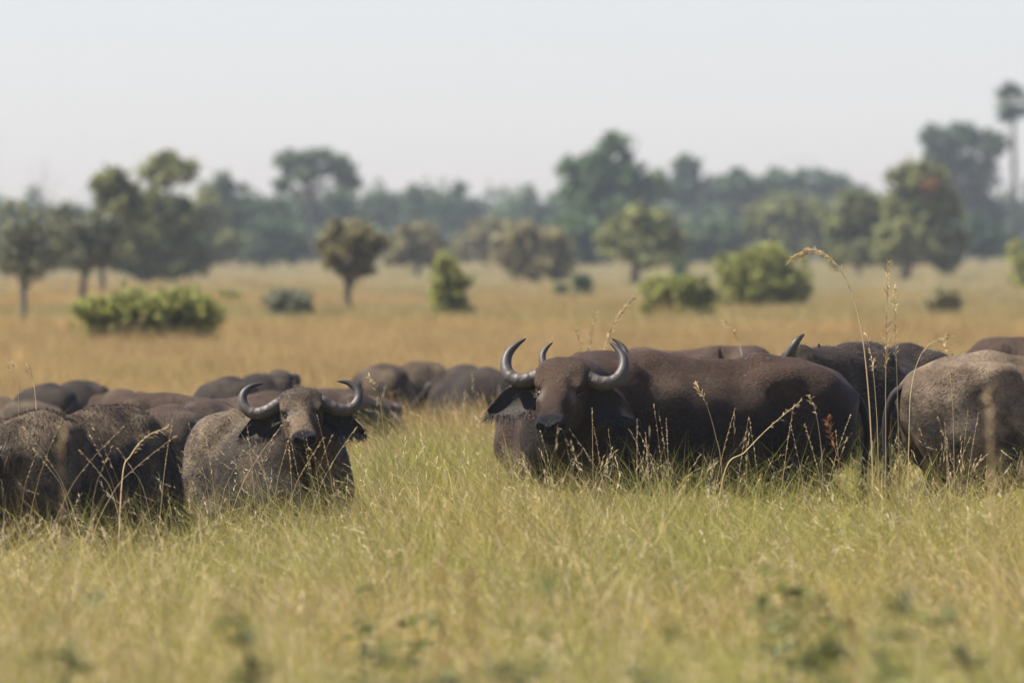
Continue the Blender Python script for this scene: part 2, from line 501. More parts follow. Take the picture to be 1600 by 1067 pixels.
def make_tree(name, label, d, cx, base_px, crown, mat, seed, n=2200, leaf=0.3, trunk_r=0.16, bark='bark', gap=0.35, group="trees of the woodland edge", stems=1, depth=0.85, sparse_twigs=0):
    """crown: list of photograph lobes (px, py, half-width px, half-height px), turned into metres at distance d"""
    s = d / F
    x = X(base_px, d)
    z = float(terrain(x, d))
    root = empty(name, (x, d, z), label, "tree", group)
    lobes = []
    r = np.random.default_rng(seed)
    for (px, py, hw, hh) in crown:
        c = (X(px, d) - x, r.uniform(-0.3, 0.3) * hw * s, CAM_H - (py - HOR) * s - z)
        lobes.append((c, (hw * s, max(hw * s * depth, hh * s * 0.6), hh * s)))
    zc = min(l[0][2] - l[1][2] * 0.3 for l in lobes)
    mb = MB()
    for k in range(stems):
        off = 0 if stems == 1 else (k - (stems - 1) / 2) * 0.35
        top = np.array([np.mean([l[0][0] for l in lobes]) * 0.5 + off * 2.0, r.normal() * 0.1, max(zc * 0.98, 0.35)])
        path = limb(mb, (off * 0.4, 0, -0.08), top, trunk_r * 1.25 / (stems ** 0.5), trunk_r * 0.8 / (stems ** 0.5), r, 0.05)
        for li, l in enumerate(lobes):
            if stems > 1 and li % stems != k and len(lobes) >= stems:
                continue
            c = np.array(l[0])
            for q in range(3):
                tgt = c + np.array(l[1]) * r.uniform(-0.65, 0.65, 3)
                pth = limb(mb, path[-1 - q % 3], tgt, trunk_r * 0.42, trunk_r * 0.1, r, 0.12, 6, 5)
                for w in range(2 + sparse_twigs):
                    st = pth[r.integers(2, 6)]
                    limb(mb, st, st + (np.array(l[1]) * r.normal(size=3)) * 0.6 + np.array([0, 0, 0.15 * l[1][2]]), trunk_r * 0.2, trunk_r * 0.04, r, 0.15, 4, 4)
    part("trunk", mb.mesh("trunk", M[bark]), root)
    if n:
        V, Fc, t = leaf_cloud(lobes, n, leaf, seed + 1, gap)
        cr = part("crown", mesh_from("crown", V, Fc, M[mat], False, {"tint": t}), root)
    return root

T = make_tree
T("savanna_tree", "thin grey tree with forked pale trunk standing apart before the left wood", 205, 40, 40,
  [(25, 360, 40, 42), (75, 375, 42, 45), (48, 410, 52, 26), (10, 400, 30, 30)], 'leaf_grey', 11, 2000, 0.085, 0.075, 'bark_grey', 0.05, sparse_twigs=3)
T("dead_tree", "leafless pale dead tree rising above the left wood", 420, 62, 66, [(66, 290, 24, 46), (60, 340, 34, 26)], 'leaf_grey', 12, 0, 0.1, 0.10, 'bark_grey', sparse_twigs=5)
T("savanna_tree", "greyish round tree with one straight dark trunk behind the forked tree", 275, 122, 122,
  [(110, 372, 46, 48), (160, 365, 40, 42), (135, 400, 54, 30)], 'leaf_grey', 13, 2400, 0.13, 0.10, gap=0.2)
T("savanna_tree", "olive tree with flat squared top beside the tallest rounded olive tree", 340, 170, 158,
  [(168, 288, 30, 28), (190, 330, 42, 44), (160, 370, 40, 34)], 'leaf_olive', 14, 3400, 0.17, 0.11, gap=0.3)
T("savanna_tree", "tall olive tree with rounded crown and sky gaps beneath it", 390, 255, 208,
  [(258, 268, 46, 32), (240, 330, 50, 40), (280, 345, 42, 44), (215, 375, 44, 40), (262, 405, 60, 28)], 'leaf_olive', 15, 4600, 0.19, 0.13, gap=0.28)
T("savanna_tree", "low dark tree under the tall rounded olive tree", 400, 235, 230,
  [(225, 390, 50, 42), (285, 385, 48, 46), (190, 385, 40, 40), (245, 418, 66, 18)], 'leaf_dark', 16, 3000, 0.2, 0.13)
T("savanna_tree", "broad dark green tree between the rounded olive tree and the flat-topped tree", 700, 375, 380,
  [(350, 310, 44, 38), (395, 340, 52, 44), (330, 360, 40, 44), (430, 350, 34, 40), (375, 385, 66, 26)], 'leaf_dark', 17, 3600, 0.36, 0.22)
T("savanna_tree", "tall flat-topped tree with open crown showing sky through it", 760, 490, 478,
  [(450, 250, 26, 15), (495, 247, 34, 16), (532, 262, 26, 20), (478, 272, 36, 12), (545, 285, 18, 10), (440, 290, 14, 12)], 'leaf_dark', 18, 1900, 0.34, 0.24, gap=0.22, sparse_twigs=1)
T("savanna_tree", "dense bluish tree below the open flat-topped tree", 820, 480, 490,
  [(470, 340, 50, 40), (530, 335, 44, 40), (500, 375, 70, 32)], 'leaf_dark', 19, 3000, 0.42, 0.22)
T("savanna_tree", "wide low dark tree filling the gap beyond the brown mushroom tree", 880, 610, 620,
  [(590, 330, 46, 36), (640, 325, 44, 34), (690, 328, 46, 34), (640, 368, 90, 32)], 'leaf_dark', 20, 3600, 0.44, 0.24)
T("savanna_tree", "far tree with small pointed tip at the dip of the treeline", 930, 720, 720,
  [(716, 300, 13, 16), (728, 335, 34, 24), (745, 365, 40, 30)], 'leaf_dark', 21, 1500, 0.42, 0.2)
T("savanna_tree", "brown mushroom-shaped tree with bare trunk standing alone in the grass", 243, 550, 550,
  [(550, 372, 46, 34), (572, 385, 36, 34), (522, 392, 26, 30), (550, 420, 34, 18)], 'leaf_brown', 22, 2600, 0.11, 0.10, gap=0.5, sparse_twigs=1)
T("savanna_tree", "short brownish tree behind the upright green bush", 480, 650, 652,
  [(650, 375, 38, 28), (630, 392, 28, 24), (675, 392, 26, 22)], 'leaf_brown', 23, 1500, 0.28, 0.16)
T("savanna_tree", "dark spire-topped tree beyond the big green tree", 900, 822, 822,
  [(824, 302, 15, 18), (815, 335, 38, 26), (845, 345, 40, 30), (790, 360, 40, 26)], 'leaf_dark', 24, 2200, 0.42, 0.2)
T("savanna_tree", "broad brown tree hanging low in front of the big green tree", 430, 838, 842,
  [(820, 372, 36, 26), (862, 385, 38, 28), (795, 395, 34, 28), (842, 412, 58, 24)], 'leaf_brown', 25, 2400, 0.26, 0.18)
T("savanna_tree", "tallest bright green tree with uneven pointed crown", 680, 955, 950,
  [(962, 226, 24, 20), (890, 262, 22, 20), (925, 262, 34, 30), (975, 270, 40, 34), (1015, 295, 32, 30), (905, 310, 40, 34), (965, 325, 58, 44), (930, 370, 60, 34)], 'leaf_green', 26, 5200, 0.36, 0.28)
T("savanna_tree", "grey-green dome tree with shaded underside below the tallest green tree", 420, 1000, 990,
  [(1000, 350, 44, 30), (970, 370, 36, 28), (1036, 368, 36, 30), (1000, 392, 66, 24)], 'leaf_olive', 27, 3000, 0.24, 0.2, gap=0.6)
T("savanna_tree", "bluish tree with tufted top right of the tallest green tree", 900, 1085, 1080,
  [(1075, 262, 28, 20), (1060, 300, 34, 34), (1105, 300, 38, 34), (1080, 350, 54, 40)], 'leaf_dark', 28, 3000, 0.42, 0.24)
T("savanna_tree", "dark level-topped tree joining the bluish tufted tree", 880, 1165, 1160,
  [(1150, 292, 36, 26), (1185, 300, 30, 32), (1160, 345, 48, 44)], 'leaf_dark', 29, 2600, 0.42, 0.24)
T("savanna_tree", "long low dark tree behind the pale dome tree", 940, 1260, 1255,
  [(1225, 282, 32, 20), (1275, 288, 40, 22), (1320, 300, 34, 24), (1260, 330, 80, 40)], 'leaf_dark', 30, 3400, 0.44, 0.24)
T("savanna_tree", "pale dome tree between the yellow bushes and the long dark tree", 640, 1230, 1235,
  [(1228, 325, 48, 26), (1195, 345, 34, 26), (1265, 345, 38, 30), (1235, 372, 70, 26)], 'leaf_olive', 31, 2800, 0.3, 0.2, gap=0.6)
T("savanna_tree", "round olive tree adjoining the biggest olive tree", 500, 1340, 1345,
  [(1345, 328, 44, 30), (1320, 355, 36, 34), (1370, 365, 44, 40), (1345, 392, 58, 26)], 'leaf_olive', 32, 2800, 0.3, 0.2, gap=0.5)
T("savanna_tree", "biggest olive tree with low drooping crown and dark trunk", 465, 1435, 1408,
  [(1440, 282, 46, 28), (1415, 320, 42, 36), (1465, 325, 36, 44), (1440, 370, 60, 40), (1400, 382, 42, 34), (1480, 385, 36, 34)], 'leaf_olive', 33, 4200, 0.3, 0.24, gap=0.5)
T("savanna_tree", "tall dark tree with spreading crown beside the palm", 860, 1505, 1500,
  [(1462, 218, 26, 24), (1505, 212, 34, 22), (1545, 225, 30, 26), (1480, 255, 44, 30), (1530, 270, 36, 30), (1505, 320, 56, 44), (1540, 350, 40, 36)], 'leaf_dark', 34, 4400, 0.42, 0.28, gap=0.25)
T("savanna_tree", "dark leaning tree at the wood's end beyond the palm", 960, 1640, 1640,
  [(1620, 330, 50, 40), (1680, 320, 46, 44), (1640, 365, 70, 34)], 'leaf_dark', 35, 2600, 0.44, 0.24)
T("savanna_tree", "dark rounded tree at the wood's end behind the thin grey tree", 700, -10, -14,
  [(10, 345, 40, 36), (-40, 335, 46, 44), (-5, 380, 60, 34), (70, 385, 50, 34)], 'leaf_dark', 36, 3000, 0.36, 0.2)
T("savanna_tree", "grey-green tree filling in behind the round tree with one straight dark trunk", 520, 70, 74,
  [(60, 365, 46, 34), (105, 350, 40, 36), (85, 395, 62, 28)], 'leaf_dark', 137, 2600, 0.26, 0.16)
T("savanna_tree", "dull green tree between the low dark tree and the broad dark green tree", 560, 312, 315,
  [(315, 335, 34, 40), (340, 375, 44, 36), (300, 390, 46, 30)], 'leaf_olive', 138, 2600, 0.27, 0.16, gap=0.5)
T("savanna_tree", "dusky rounded tree at the foot of the open flat-topped tree", 640, 432, 430,
  [(425, 370, 40, 34), (455, 385, 38, 28), (410, 392, 36, 22)], 'leaf_dark', 139, 2400, 0.3, 0.16)
T("savanna_tree", "olive-brown thicket tree between the brown low tree and the dark spire-topped tree", 600, 765, 768,
  [(760, 370, 36, 28), (790, 385, 36, 24), (735, 390, 32, 22)], 'leaf_brown', 140, 2000, 0.28, 0.14)
T("savanna_tree", "dark tree filling in between the tallest green tree and the dome tree", 620, 910, 912,
  [(900, 360, 44, 32), (935, 385, 44, 28), (880, 392, 36, 22)], 'leaf_green', 141, 2400, 0.3, 0.15)
T("savanna_tree", "shaded low tree between the dome tree and the pale dome tree", 640, 1100, 1104,
  [(1090, 372, 38, 28), (1130, 368, 38, 32), (1110, 395, 56, 18)], 'leaf_dark', 142, 2200, 0.3, 0.14)
T("savanna_tree", "dark low tree tucked between the pale dome tree and the round olive tree", 660, 1295, 1296,
  [(1290, 365, 34, 28), (1310, 385, 38, 22)], 'leaf_dark', 143, 1600, 0.3, 0.14)
T("savanna_tree", "dusky low tree under the tall spreading tree by the palm", 640, 1530, 1532,
  [(1520, 370, 40, 28), (1555, 380, 34, 24)], 'leaf_dark', 144, 1800, 0.3, 0.14)
# a clump of dry rust leaves hangs in the biggest olive tree
for o in bpy.data.objects:
    if o.get("label") == "biggest olive tree with low drooping crown and dark trunk":
        s = 465 / F
        V, Fc, t = leaf_cloud([((X(1452, 465) - o.location.x, -1.5, CAM_H - (292 - HOR) * s - o.location.z), (0.55, 0.4, 0.5))], 150, 0.16, 99, 0.5)
        q = part("dead_leaf_clump", mesh_from("dead_leaf_clump", V, Fc, M['leaf_rust'], False, {"tint": t}), o)
        q["label"] = "rust coloured clump of dead leaves"

def make_palm():
    d = 860; s = d / F
    x = X(1588, d); z = float(terrain(x, d))
    root = empty("palm_tree", (x, d, z), "slender fan palm taller than the wood on its right side", "tree", "trees of the woodland edge")
    top = CAM_H - (165 - HOR) * s - z
    mb = MB()
    t = np.linspace(0, 1, 12)
    path = np.stack([-0.35 * t ** 2 - 0.1 * np.sin(t * 3), 0 * t, -0.1 + t * (top + 0.1)], -1)
    mb.add(*tube(path, 0.24 - 0.08 * t + 0.06 * np.sin(t * 3.0), 9))
    part("trunk", mb.mesh("trunk", M['bark']), root)
    r = np.random.default_rng(5)
    c = path[-1]
    for k in range(30):
        az = r.random() * 6.28; el = r.uniform(-0.75, 1.45)
        dr = np.array([math.cos(az) * math.cos(el), math.sin(az) * math.cos(el), math.sin(el)])
        side = np.cross(dr, [0, 0, 1.0]) + 1e-3; side /= np.linalg.norm(side)
        up = np.cross(side, dr)
        L = r.uniform(1.2, 1.9); V = []; Fc = []
        st = 1.15
        V += [c + side * 0.04, c - side * 0.04, c + dr * st - side * 0.04, c + dr * st + side * 0.04]; Fc.append((0, 1, 2, 3))
        nf = 13
        for q in range(nf):
            a = (q / (nf - 1) - 0.5) * 3.4
            f = dr * math.cos(a) + side * math.sin(a)
            g = np.cross(f, up); b = len(V)
            tip = c + dr * st + f * L * (1 - 0.25 * abs(a) / 1.7) - np.array([0, 0, 0.18 * L])
            mid = c + dr * st + f * L * 0.5 + up * 0.06
            V += [c + dr * st, mid + g * 0.17, tip, mid - g * 0.17]; Fc.append((b, b + 1, b + 2, b + 3))
        tt = np.tile(r.random(3), (len(V), 1))
        part("frond", mesh_from("frond", np.array(V), Fc, M['leaf_dark'], False, {"tint": tt}), root)
make_palm()

def make_bush(label, d, lobes_px, mat, seed, n, leaf, gap=0.55, group="bushes dotted through the grass", base_px=None):
    s = d / F
    bx = base_px if base_px is not None else float(np.mean([l[0] for l in lobes_px]))
    x = X(bx, d); z = float(terrain(x, d))
    root = empty("bush", (x, d, z), label, "bush", group)
    r = np.random.default_rng(seed)
    lobes = []; mb = MB()
    for (px, py, hw, hh) in lobes_px:
        c = (X(px, d) - x, r.uniform(-0.4, 0.4) * hw * s, CAM_H - (py - HOR) * s - z)
        lobes.append((c, (hw * s, hw * s * 0.9, hh * s)))
        for q in range(4):
            limb(mb, (c[0] * 0.5 + r.normal() * 0.05, c[1] * 0.5 + r.normal() * 0.05, -0.05), np.array(c) + np.array(lobes[-1][1]) * r.uniform(-0.6, 0.7, 3), 0.035, 0.008, r, 0.1, 6, 5)
    # skirts reach the ground so the bush stands in the grass
    for (c, R) in list(lobes):
        lobes.append(((c[0] * 0.95, c[1], max(0.25, c[2] * 0.45)), (R[0] * 0.98, R[1] * 0.95, max(0.25, c[2] * 0.55))))
    part("branches", mb.mesh("branches", M['bark']), root)
    V, Fc, t = leaf_cloud(lobes, n, leaf, seed, gap, 0.9)
    V[:, 2] = np.maximum(V[:, 2], 0.02)
    part("foliage", mesh_from("foliage", V, Fc, M[mat], False, {"tint": t}), root)
    return root
make_bush("wide rounded green bush alone in the golden grass before the left trees", 158, [(150, 490, 44, 30), (190, 482, 40, 30), (240, 480, 46, 32), (285, 478, 44, 34), (325, 490, 30, 26)], 'leaf_bush', 51, 5200, 0.075)
make_bush("faint low grey bush between the wide bush and the mushroom tree", 222, [(440, 465, 26, 14), (470, 468, 22, 12)], 'leaf_grey', 52, 1100, 0.1)
make_bush("upright green bush narrowing at the foot, right of the mushroom tree", 216, [(696, 412, 22, 18), (706, 442, 32, 24), (690, 455, 22, 22)], 'leaf_bush', 53, 1900, 0.09)
make_bush("large yellow-green bush below the pale dome tree", 256, [(1150, 415, 40, 26), (1195, 408, 44, 30), (1240, 425, 34, 34), (1190, 440, 60, 24)], 'leaf_bush', 54, 4200, 0.11)
make_bush("lower yellow-green bush touching the large one", 222, [(1030, 450, 32, 22), (1075, 452, 34, 22), (1100, 462, 22, 16)], 'leaf_bush', 55, 2200, 0.1)
make_bush("green bush at the wood's edge beneath the palm", 380, [(1595, 400, 26, 24), (1620, 405, 26, 26)], 'leaf_bush', 56, 1500, 0.12)
make_bush("tiny dark round bush below the grey-green dome tree", 330, [(910, 440, 17, 12)], 'leaf_dark', 57, 500, 0.12)
make_bush("smaller dark tuft beside the tiny round bush", 320, [(875, 450, 13, 8)], 'leaf_dark', 58, 300, 0.1)
make_bush("dull brown bush half sunk in the grass below the olive trees", 225, [(1480, 462, 26, 16), (1462, 470, 18, 12)], 'leaf_brown', 59, 900, 0.09)
make_bush("low green scrub at the foot of the broad dark tree", 270, [(363, 462, 14, 8)], 'leaf_bush', 60, 300, 0.1)
make_bush("small green scrub bush between the round bush and the dome tree trunk", 430, [(1060, 412, 20, 12)], 'leaf_green', 61, 500, 0.14)

def make_far_wood():
    r = np.random.default_rng(77)
    lobes = []
    for d in (1010, 1080, 1150):
        s = d / F
        for px in range(-420, 2040, 46):
            h = r.uniform(34, 72)
            py = 408 - h * 0.75
            lobes.append(((X(px + r.uniform(-15, 15), d), d + r.uniform(-15, 15), CAM_H - (py - HOR) * s), (r.uniform(28, 46) * s, 3.0, h * s)))
    V, Fc, t = leaf_cloud(lobes, 36000, 0.55, 78, 0.7)
    V[:, 2] = np.maximum(V[:, 2], 0.0)
    o = bpy.data.objects.new("woodland", mesh_from("woodland", V, Fc, M['leaf_dark'], False, {"tint": t}))
    tag_stuff(o, "hazy blue-green belt of distant woodland behind the separate trees", "woodland")
    link(o)
make_far_wood()

# ------------------------------------------------------------------ implicit surfaces for the animals
def rotz(a):
    c, s = math.cos(a), math.sin(a)
    return np.array([[c, -s, 0], [s, c, 0], [0, 0, 1.0]])

def sdf_mesh(prims, h):
    lo = np.full(3, 1e9); hi = np.full(3, -1e9)
    for p in prims:
        if p['op'] == 'add':
            lo = np.minimum(lo, p['lo']); hi = np.maximum(hi, p['hi'])
    lo -= 3 * h; hi += 3 * h
    n = np.ceil((hi - lo) / h).astype(int) + 1
    D = np.full(n, 0.5, np.float32)
    for p in prims:
        k = p['k']
        m = k + 2 * h
        i0 = np.clip(np.floor((p['lo'] - m - lo) / h).astype(int), 0, n - 1)
        i1 = np.clip(np.ceil((p['hi'] + m - lo) / h).astype(int) + 1, 1, n)
        ax = [lo[a] + h * np.arange(i0[a], i1[a]) for a in range(3)]
        G = np.stack(np.meshgrid(*ax, indexing='ij'), -1).astype(np.float32)
        if p['type'] == 'ell':
            q = (G - p['c'].astype(np.float32)) @ p['R'].astype(np.float32)     # R columns: local axes
            k0 = np.sqrt(((q / p['r']) ** 2).sum(-1)) + 1e-6
            k1 = np.sqrt(((q / p['r'] ** 2) ** 2).sum(-1)) + 1e-6
            d = k0 * (k0 - 1) / k1
        else:
            a, b = p['a'], p['b']
            ba = b - a
            t = np.clip(((G - a.astype(np.float32)) @ ba.astype(np.float32)) / np.dot(ba, ba), 0, 1)
            v = G - (a + 0.0).astype(np.float32) - t[..., None] * ba.astype(np.float32)
            if p['lat'] is not None:
                l = v @ p['lat'].astype(np.float32)
                v = v + l[..., None] * (p['ls'] - 1) * p['lat'].astype(np.float32)
            d = np.sqrt((v ** 2).sum(-1)) - (p['ra'] + (p['rb'] - p['ra']) * t)
        sl = tuple(slice(i0[a], i1[a]) for a in range(3))
        c = D[sl]
        if p['op'] == 'add':
            hh = np.clip(0.5 + 0.5 * (c - d) / k, 0, 1)
            D[sl] = c * (1 - hh) + d * hh - k * hh * (1 - hh)
        else:
            hh = np.clip(0.5 - 0.5 * (c + d) / k, 0, 1)
            D[sl] = c * (1 - hh) + (-d) * hh + k * hh * (1 - hh)
    ins = D < 0
    c8 = [ins[i:n[0] - 1 + i, j:n[1] - 1 + j, k:n[2] - 1 + k] for i in (0, 1) for j in (0, 1) for k in (0, 1)]
    cnt = sum(c.astype(np.int8) for c in c8)
    act = (cnt > 0) & (cnt < 8)
    I = np.argwhere(act)
    idx = np.full(act.shape, -1, np.int64); idx[act] = np.arange(len(I))
    acc = np.zeros((len(I), 3)); w = np.zeros(len(I))
    cor = [(i, j, k) for i in (0, 1) for j in (0, 1) for k in (0, 1)]
    for A in cor:
        for ax in range(3):
            if A[ax] == 0:
                B = list(A); B[ax] = 1
                da = D[I[:, 0] + A[0], I[:, 1] + A[1], I[:, 2] + A[2]]
                db = D[I[:, 0] + B[0], I[:, 1] + B[1], I[:, 2] + B[2]]
                m = (da < 0) != (db < 0)
                t = np.where(m, da / (da - db + 1e-12), 0)
                pt = np.tile(np.array(A, float), (len(I), 1)); pt[:, ax] += t
                acc[m] += pt[m]; w[m] += 1
    V = lo + h * (I + acc / np.maximum(w, 1)[:, None])
    quads = []
    for ax in range(3):
        o1, o2 = [(1, 2), (2, 0), (0, 1)][ax]
        s0 = [slice(None)] * 3; s1 = [slice(None)] * 3
        s0[ax] = slice(0, n[ax] - 1); s1[ax] = slice(1, n[ax])
        e = np.argwhere(ins[tuple(s0)] != ins[tuple(s1)])
        e = e[(e[:, o1] > 0) & (e[:, o2] > 0) & (e[:, o1] < n[o1] - 1) & (e[:, o2] < n[o2] - 1)]
        def cell(d1, d2):
            c = e.copy(); c[:, o1] += d1; c[:, o2] += d2
            return idx[c[:, 0], c[:, 1], c[:, 2]]
        q = np.stack([cell(-1, -1), cell(0, -1), cell(0, 0), cell(-1, 0)], -1)
        flip = ~ins[e[:, 0], e[:, 1], e[:, 2]]
        q[flip] = q[flip][:, ::-1]
        quads.append(q)
    return V, np.vstack(quads)

def ell(c, r, R=None, k=0.06, op='add'):
    c = np.array(c, float); r = np.array(r, float)
    R = np.eye(3) if R is None else np.asarray(R, float)
    ext = np.sqrt(((R * r) ** 2).sum(1))
    return dict(type='ell', c=c, r=r, R=R, k=k, op=op, lo=c - ext, hi=c + ext)

def cap(a, b, ra, rb, k=0.05, lat=None, ls=1.0, op='add'):
    a = np.array(a, float); b = np.array(b, float)
    return dict(type='cap', a=a, b=b, ra=ra, rb=rb, k=k, op=op, lat=None if lat is None else np.asarray(lat, float), ls=ls,
                lo=np.minimum(a - ra, b - rb) * 1.0, hi=np.maximum(a + ra, b + rb))

def Ry(a):
    c, s = math.cos(a), math.sin(a)
    return np.array([[c, 0, s], [0, 1, 0], [-s, 0, c]])

HORN_WIDE = [(0.00, 0.01, 0.05), (0.02, -0.025, 0.15), (0.03, -0.075, 0.25), (0.01, -0.08, 0.34), (-0.02, -0.02, 0.40), (-0.05, 0.055, 0.395), (-0.07, 0.105, 0.335), (-0.075, 0.12, 0.255)]
HORN_UP = [(0.00, 0.00, 0.06), (0.02, -0.03, 0.15), (0.03, -0.06, 0.25), (0.01, -0.04, 0.335), (-0.03, 0.025, 0.375), (-0.07, 0.10, 0.37), (-0.10, 0.16, 0.325), (-0.12, 0.205, 0.265)]

def strands(V, Fq, n, length, seed, flow, spread=0.5, lift=0.35, width=0.006, zmin=None):
    """short coarse hairs as slim triangles lying along the coat"""
    r = np.random.default_rng(seed)
    p0, p1, p2, p3 = (V[Fq[:, i]] for i in range(4))
    nrm = np.cross(p2 - p0, p3 - p1); ar = np.linalg.norm(nrm, axis=1)
    pick = r.choice(len(Fq), n, p=ar / ar.sum())
    u = r.random((n, 1)); v = r.random((n, 1))
    pos = (p0[pick] * (1 - u) + p1[pick] * u) * (1 - v) + (p3[pick] * (1 - u) + p2[pick] * u) * v
    N = nrm[pick] / (ar[pick][:, None] + 1e-9)
    fl = np.array(flow, float)[None, :] + r.normal(size=(n, 3)) * spread
    fl = fl - N * (fl * N).sum(1)[:, None]
    fl /= np.linalg.norm(fl, axis=1)[:, None] + 1e-9
    dirn = fl + N * lift * (0.5 + r.random((n, 1)))
    dirn /= np.linalg.norm(dirn, axis=1)[:, None]
    side = np.cross(dirn, N); side /= np.linalg.norm(side, axis=1)[:, None] + 1e-9
    L = length * (0.5 + r.random((n, 1)))
    pos = pos - N * 0.003
    W = np.stack([pos - side * width * 0.5, pos + side * width * 0.5, pos + dirn * L], 1).reshape(-1, 3)
    Fc = np.arange(3 * n).reshape(n, 3)
    t = np.repeat(r.random((n, 3)), 3, axis=0)
    return W, Fc, t

def make_buffalo(label, xy, heading, scale=(1, 1, 1), pose='stand', head=None, horns=HORN_WIDE, hide='hide_dusty', fur='fur_dark',
                 h=0.03, hair=(0, 0.03), seed=1, tail=True, group="buffalo of the herd", horn_scale=1.0, horn_r=0.05, ears=(1, 1)):
    """head = dict(pos=world poll point or local tuple, yaw=world heading in degrees, pitch=degrees below level, roll)"""
    r = np.random.default_rng(seed)
    th = math.radians(heading)
    x, y = xy
    z0 = float(terrain(x, y))
    root = empty("buffalo", (x, y, z0), label, "buffalo", group, th)
    S = np.array(scale, float)
    Rw = rotz(th)
    def loc(p):
        return np.array(p, float) * S
    drop = 0.0 if pose == 'stand' else 0.50
    def B(p):
        q = np.array(p, float); q[2] -= drop
        return q * S
    A = []
    sm = float(S.mean())
    def E(c, rr, R=None, k=0.07, op='add'):
        A.append(ell(B(c), np.array(rr) * S, R, k * sm, op))
    def Cp(a, b, ra, rb, k=0.05, lat=None, ls=1.0, op='add'):
        A.append(cap(B(a), B(b), ra * sm, rb * sm, k * sm, lat, ls, op))
    # trunk
    E((0.28, 0, 0.97), (0.60, 0.325, 0.41))
    E((-0.12, 0, 0.93), (0.62, 0.345, 0.385), k=0.12)
    E((-0.60, 0, 1.04), (0.41, 0.285, 0.335), k=0.12)
    Cp((0.58, 0, 1.29), (0.18, 0, 1.30), 0.105, 0.085, 0.14)
    Cp((0.2, 0, 1.29), (-0.45, 0, 1.285), 0.075, 0.075, 0.12)
    Cp((-0.45, 0, 1.29), (-0.88, 0, 1.19), 0.085, 0.07, 0.12)
    E((0.72, 0, 0.90), (0.24, 0.235, 0.33), k=0.12)
    for sgn in (1, -1):
        E((-0.46, sgn * 0.205, 1.245), (0.12, 0.075, 0.085), k=0.09)          # hip bone
        E((-0.92, sgn * 0.10, 1.13), (0.075, 0.06, 0.07), k=0.08)             # pin bone
        E((0.50, sgn * 0.215, 1.02), (0.17, 0.115, 0.36), Ry(-0.25), k=0.08)   # shoulder blade
        E((0.22, sgn * 0.26, 0.92), (0.34, 0.08, 0.28), k=0.1)                # ribs
        E((-0.68, sgn * 0.17, 0.98), (0.27, 0.165, 0.35), Ry(0.1), k=0.09)     # haunch
    if pose == 'stand':
        for sgn in (1, -1):
            f = 0.05 * sgn
            Cp((0.56, sgn * 0.20, 0.86), (0.50 + f, sgn * 0.195, 0.62), 0.145, 0.10, 0.08)
            Cp((0.50 + f, sgn * 0.195, 0.64), (0.54 + f, sgn * 0.18, 0.38), 0.095, 0.062, 0.05)
            Cp((0.54 + f, sgn * 0.18, 0.40), (0.53 + f, sgn * 0.18, 0.13), 0.056, 0.045, 0.03)
            Cp((0.53 + f, sgn * 0.18, 0.12), (0.575 + f, sgn * 0.18, 0.05), 0.05, 0.062, 0.03)
            g = -0.06 * sgn
            Cp((-0.66, sgn * 0.17, 0.86), (-0.48 + g, sgn * 0.20, 0.66), 0.19, 0.125, 0.09)
            Cp((-0.50 + g, sgn * 0.20, 0.68), (-0.86 + g, sgn * 0.17, 0.45), 0.12, 0.062, 0.06)
            Cp((-0.86 + g, sgn * 0.17, 0.46), (-0.82 + g, sgn * 0.17, 0.13), 0.058, 0.046, 0.03)
            Cp((-0.82 + g, sgn * 0.17, 0.12), (-0.775 + g, sgn * 0.17, 0.05), 0.05, 0.062, 0.03)
    else:
        zb = 0.50
        for sgn in (1, -1):
            Cp((0.52, sgn * 0.22, 0.80), (0.66, sgn * 0.24, zb + 0.12), 0.15, 0.10, 0.08)
            Cp((0.66, sgn * 0.24, zb + 0.11), (0.36, sgn * 0.22, zb + 0.07), 0.08, 0.05, 0.05)
            Cp((-0.62, sgn * 0.22, 0.84), (-0.30, sgn * 0.34, zb + 0.17), 0.20, 0.13, 0.09)
            Cp((-0.30, sgn * 0.34, zb + 0.13), (-0.66, sgn * 0.38, zb + 0.08), 0.10, 0.06, 0.06)
            Cp((-0.66, sgn * 0.38, zb + 0.08), (-0.36, sgn * 0.42, zb + 0.06), 0.055, 0.045, 0.04)
    # head frame
    hd = head or dict(local=(1.22, 0.05, 0.66 - drop * 0.3), yaw=heading, pitch=70, roll=0)
    if 'local' in hd:
        pol = np.array(hd['local'], float) * S
    else:
        pol = np.linalg.inv(Rw) @ (np.array(hd['pos'], float) - np.array([x, y, z0]))
    yaw = math.radians(hd['yaw']) - th
    pit = math.radians(hd['pitch']); rol = math.radians(hd.get('roll', 0))
    fw = np.array([math.cos(yaw), math.sin(yaw), 0]); upz = np.array([0, 0, 1.0])
    rt = np.cross(fw, upz)                                  # animal's right
    rt2 = rt * math.cos(rol) + upz * math.sin(rol); up2 = upz * math.cos(rol) - rt * math.sin(rol)
    hf = fw * math.cos(pit) - up2 * math.sin(pit)
    hu = fw * math.sin(pit) + up2 * math.cos(pit)
    Rh = np.stack([hf, hu, rt2], 1)
    hs = sm * hd.get('size', 1.0)
    def H(p):
        return pol + Rh @ (np.array(p, float) * hs)
    def HE(c, rr, k=0.04, op='add'):
        A.append(ell(H(c), np.array(rr) * hs, Rh, k * hs, op))
    def HC(a, b, ra, rb, k=0.04, ls=1.0, op='add'):
        A.append(cap(H(a), H(b), ra * hs, rb * hs, k * hs, rt2, ls, op))
    # neck: deep and thin, from withers and chest to the back of the skull
    nb = H((0.02, -0.13, 0))
    w0 = B((0.52, 0, 1.12)); w1 = B((0.70, 0, 0.90))
    nd_ = nb - w0; nl = nd_ / np.linalg.norm(nd_)
    lat = np.cross(nl, upz); lat /= np.linalg.norm(lat) + 1e-6
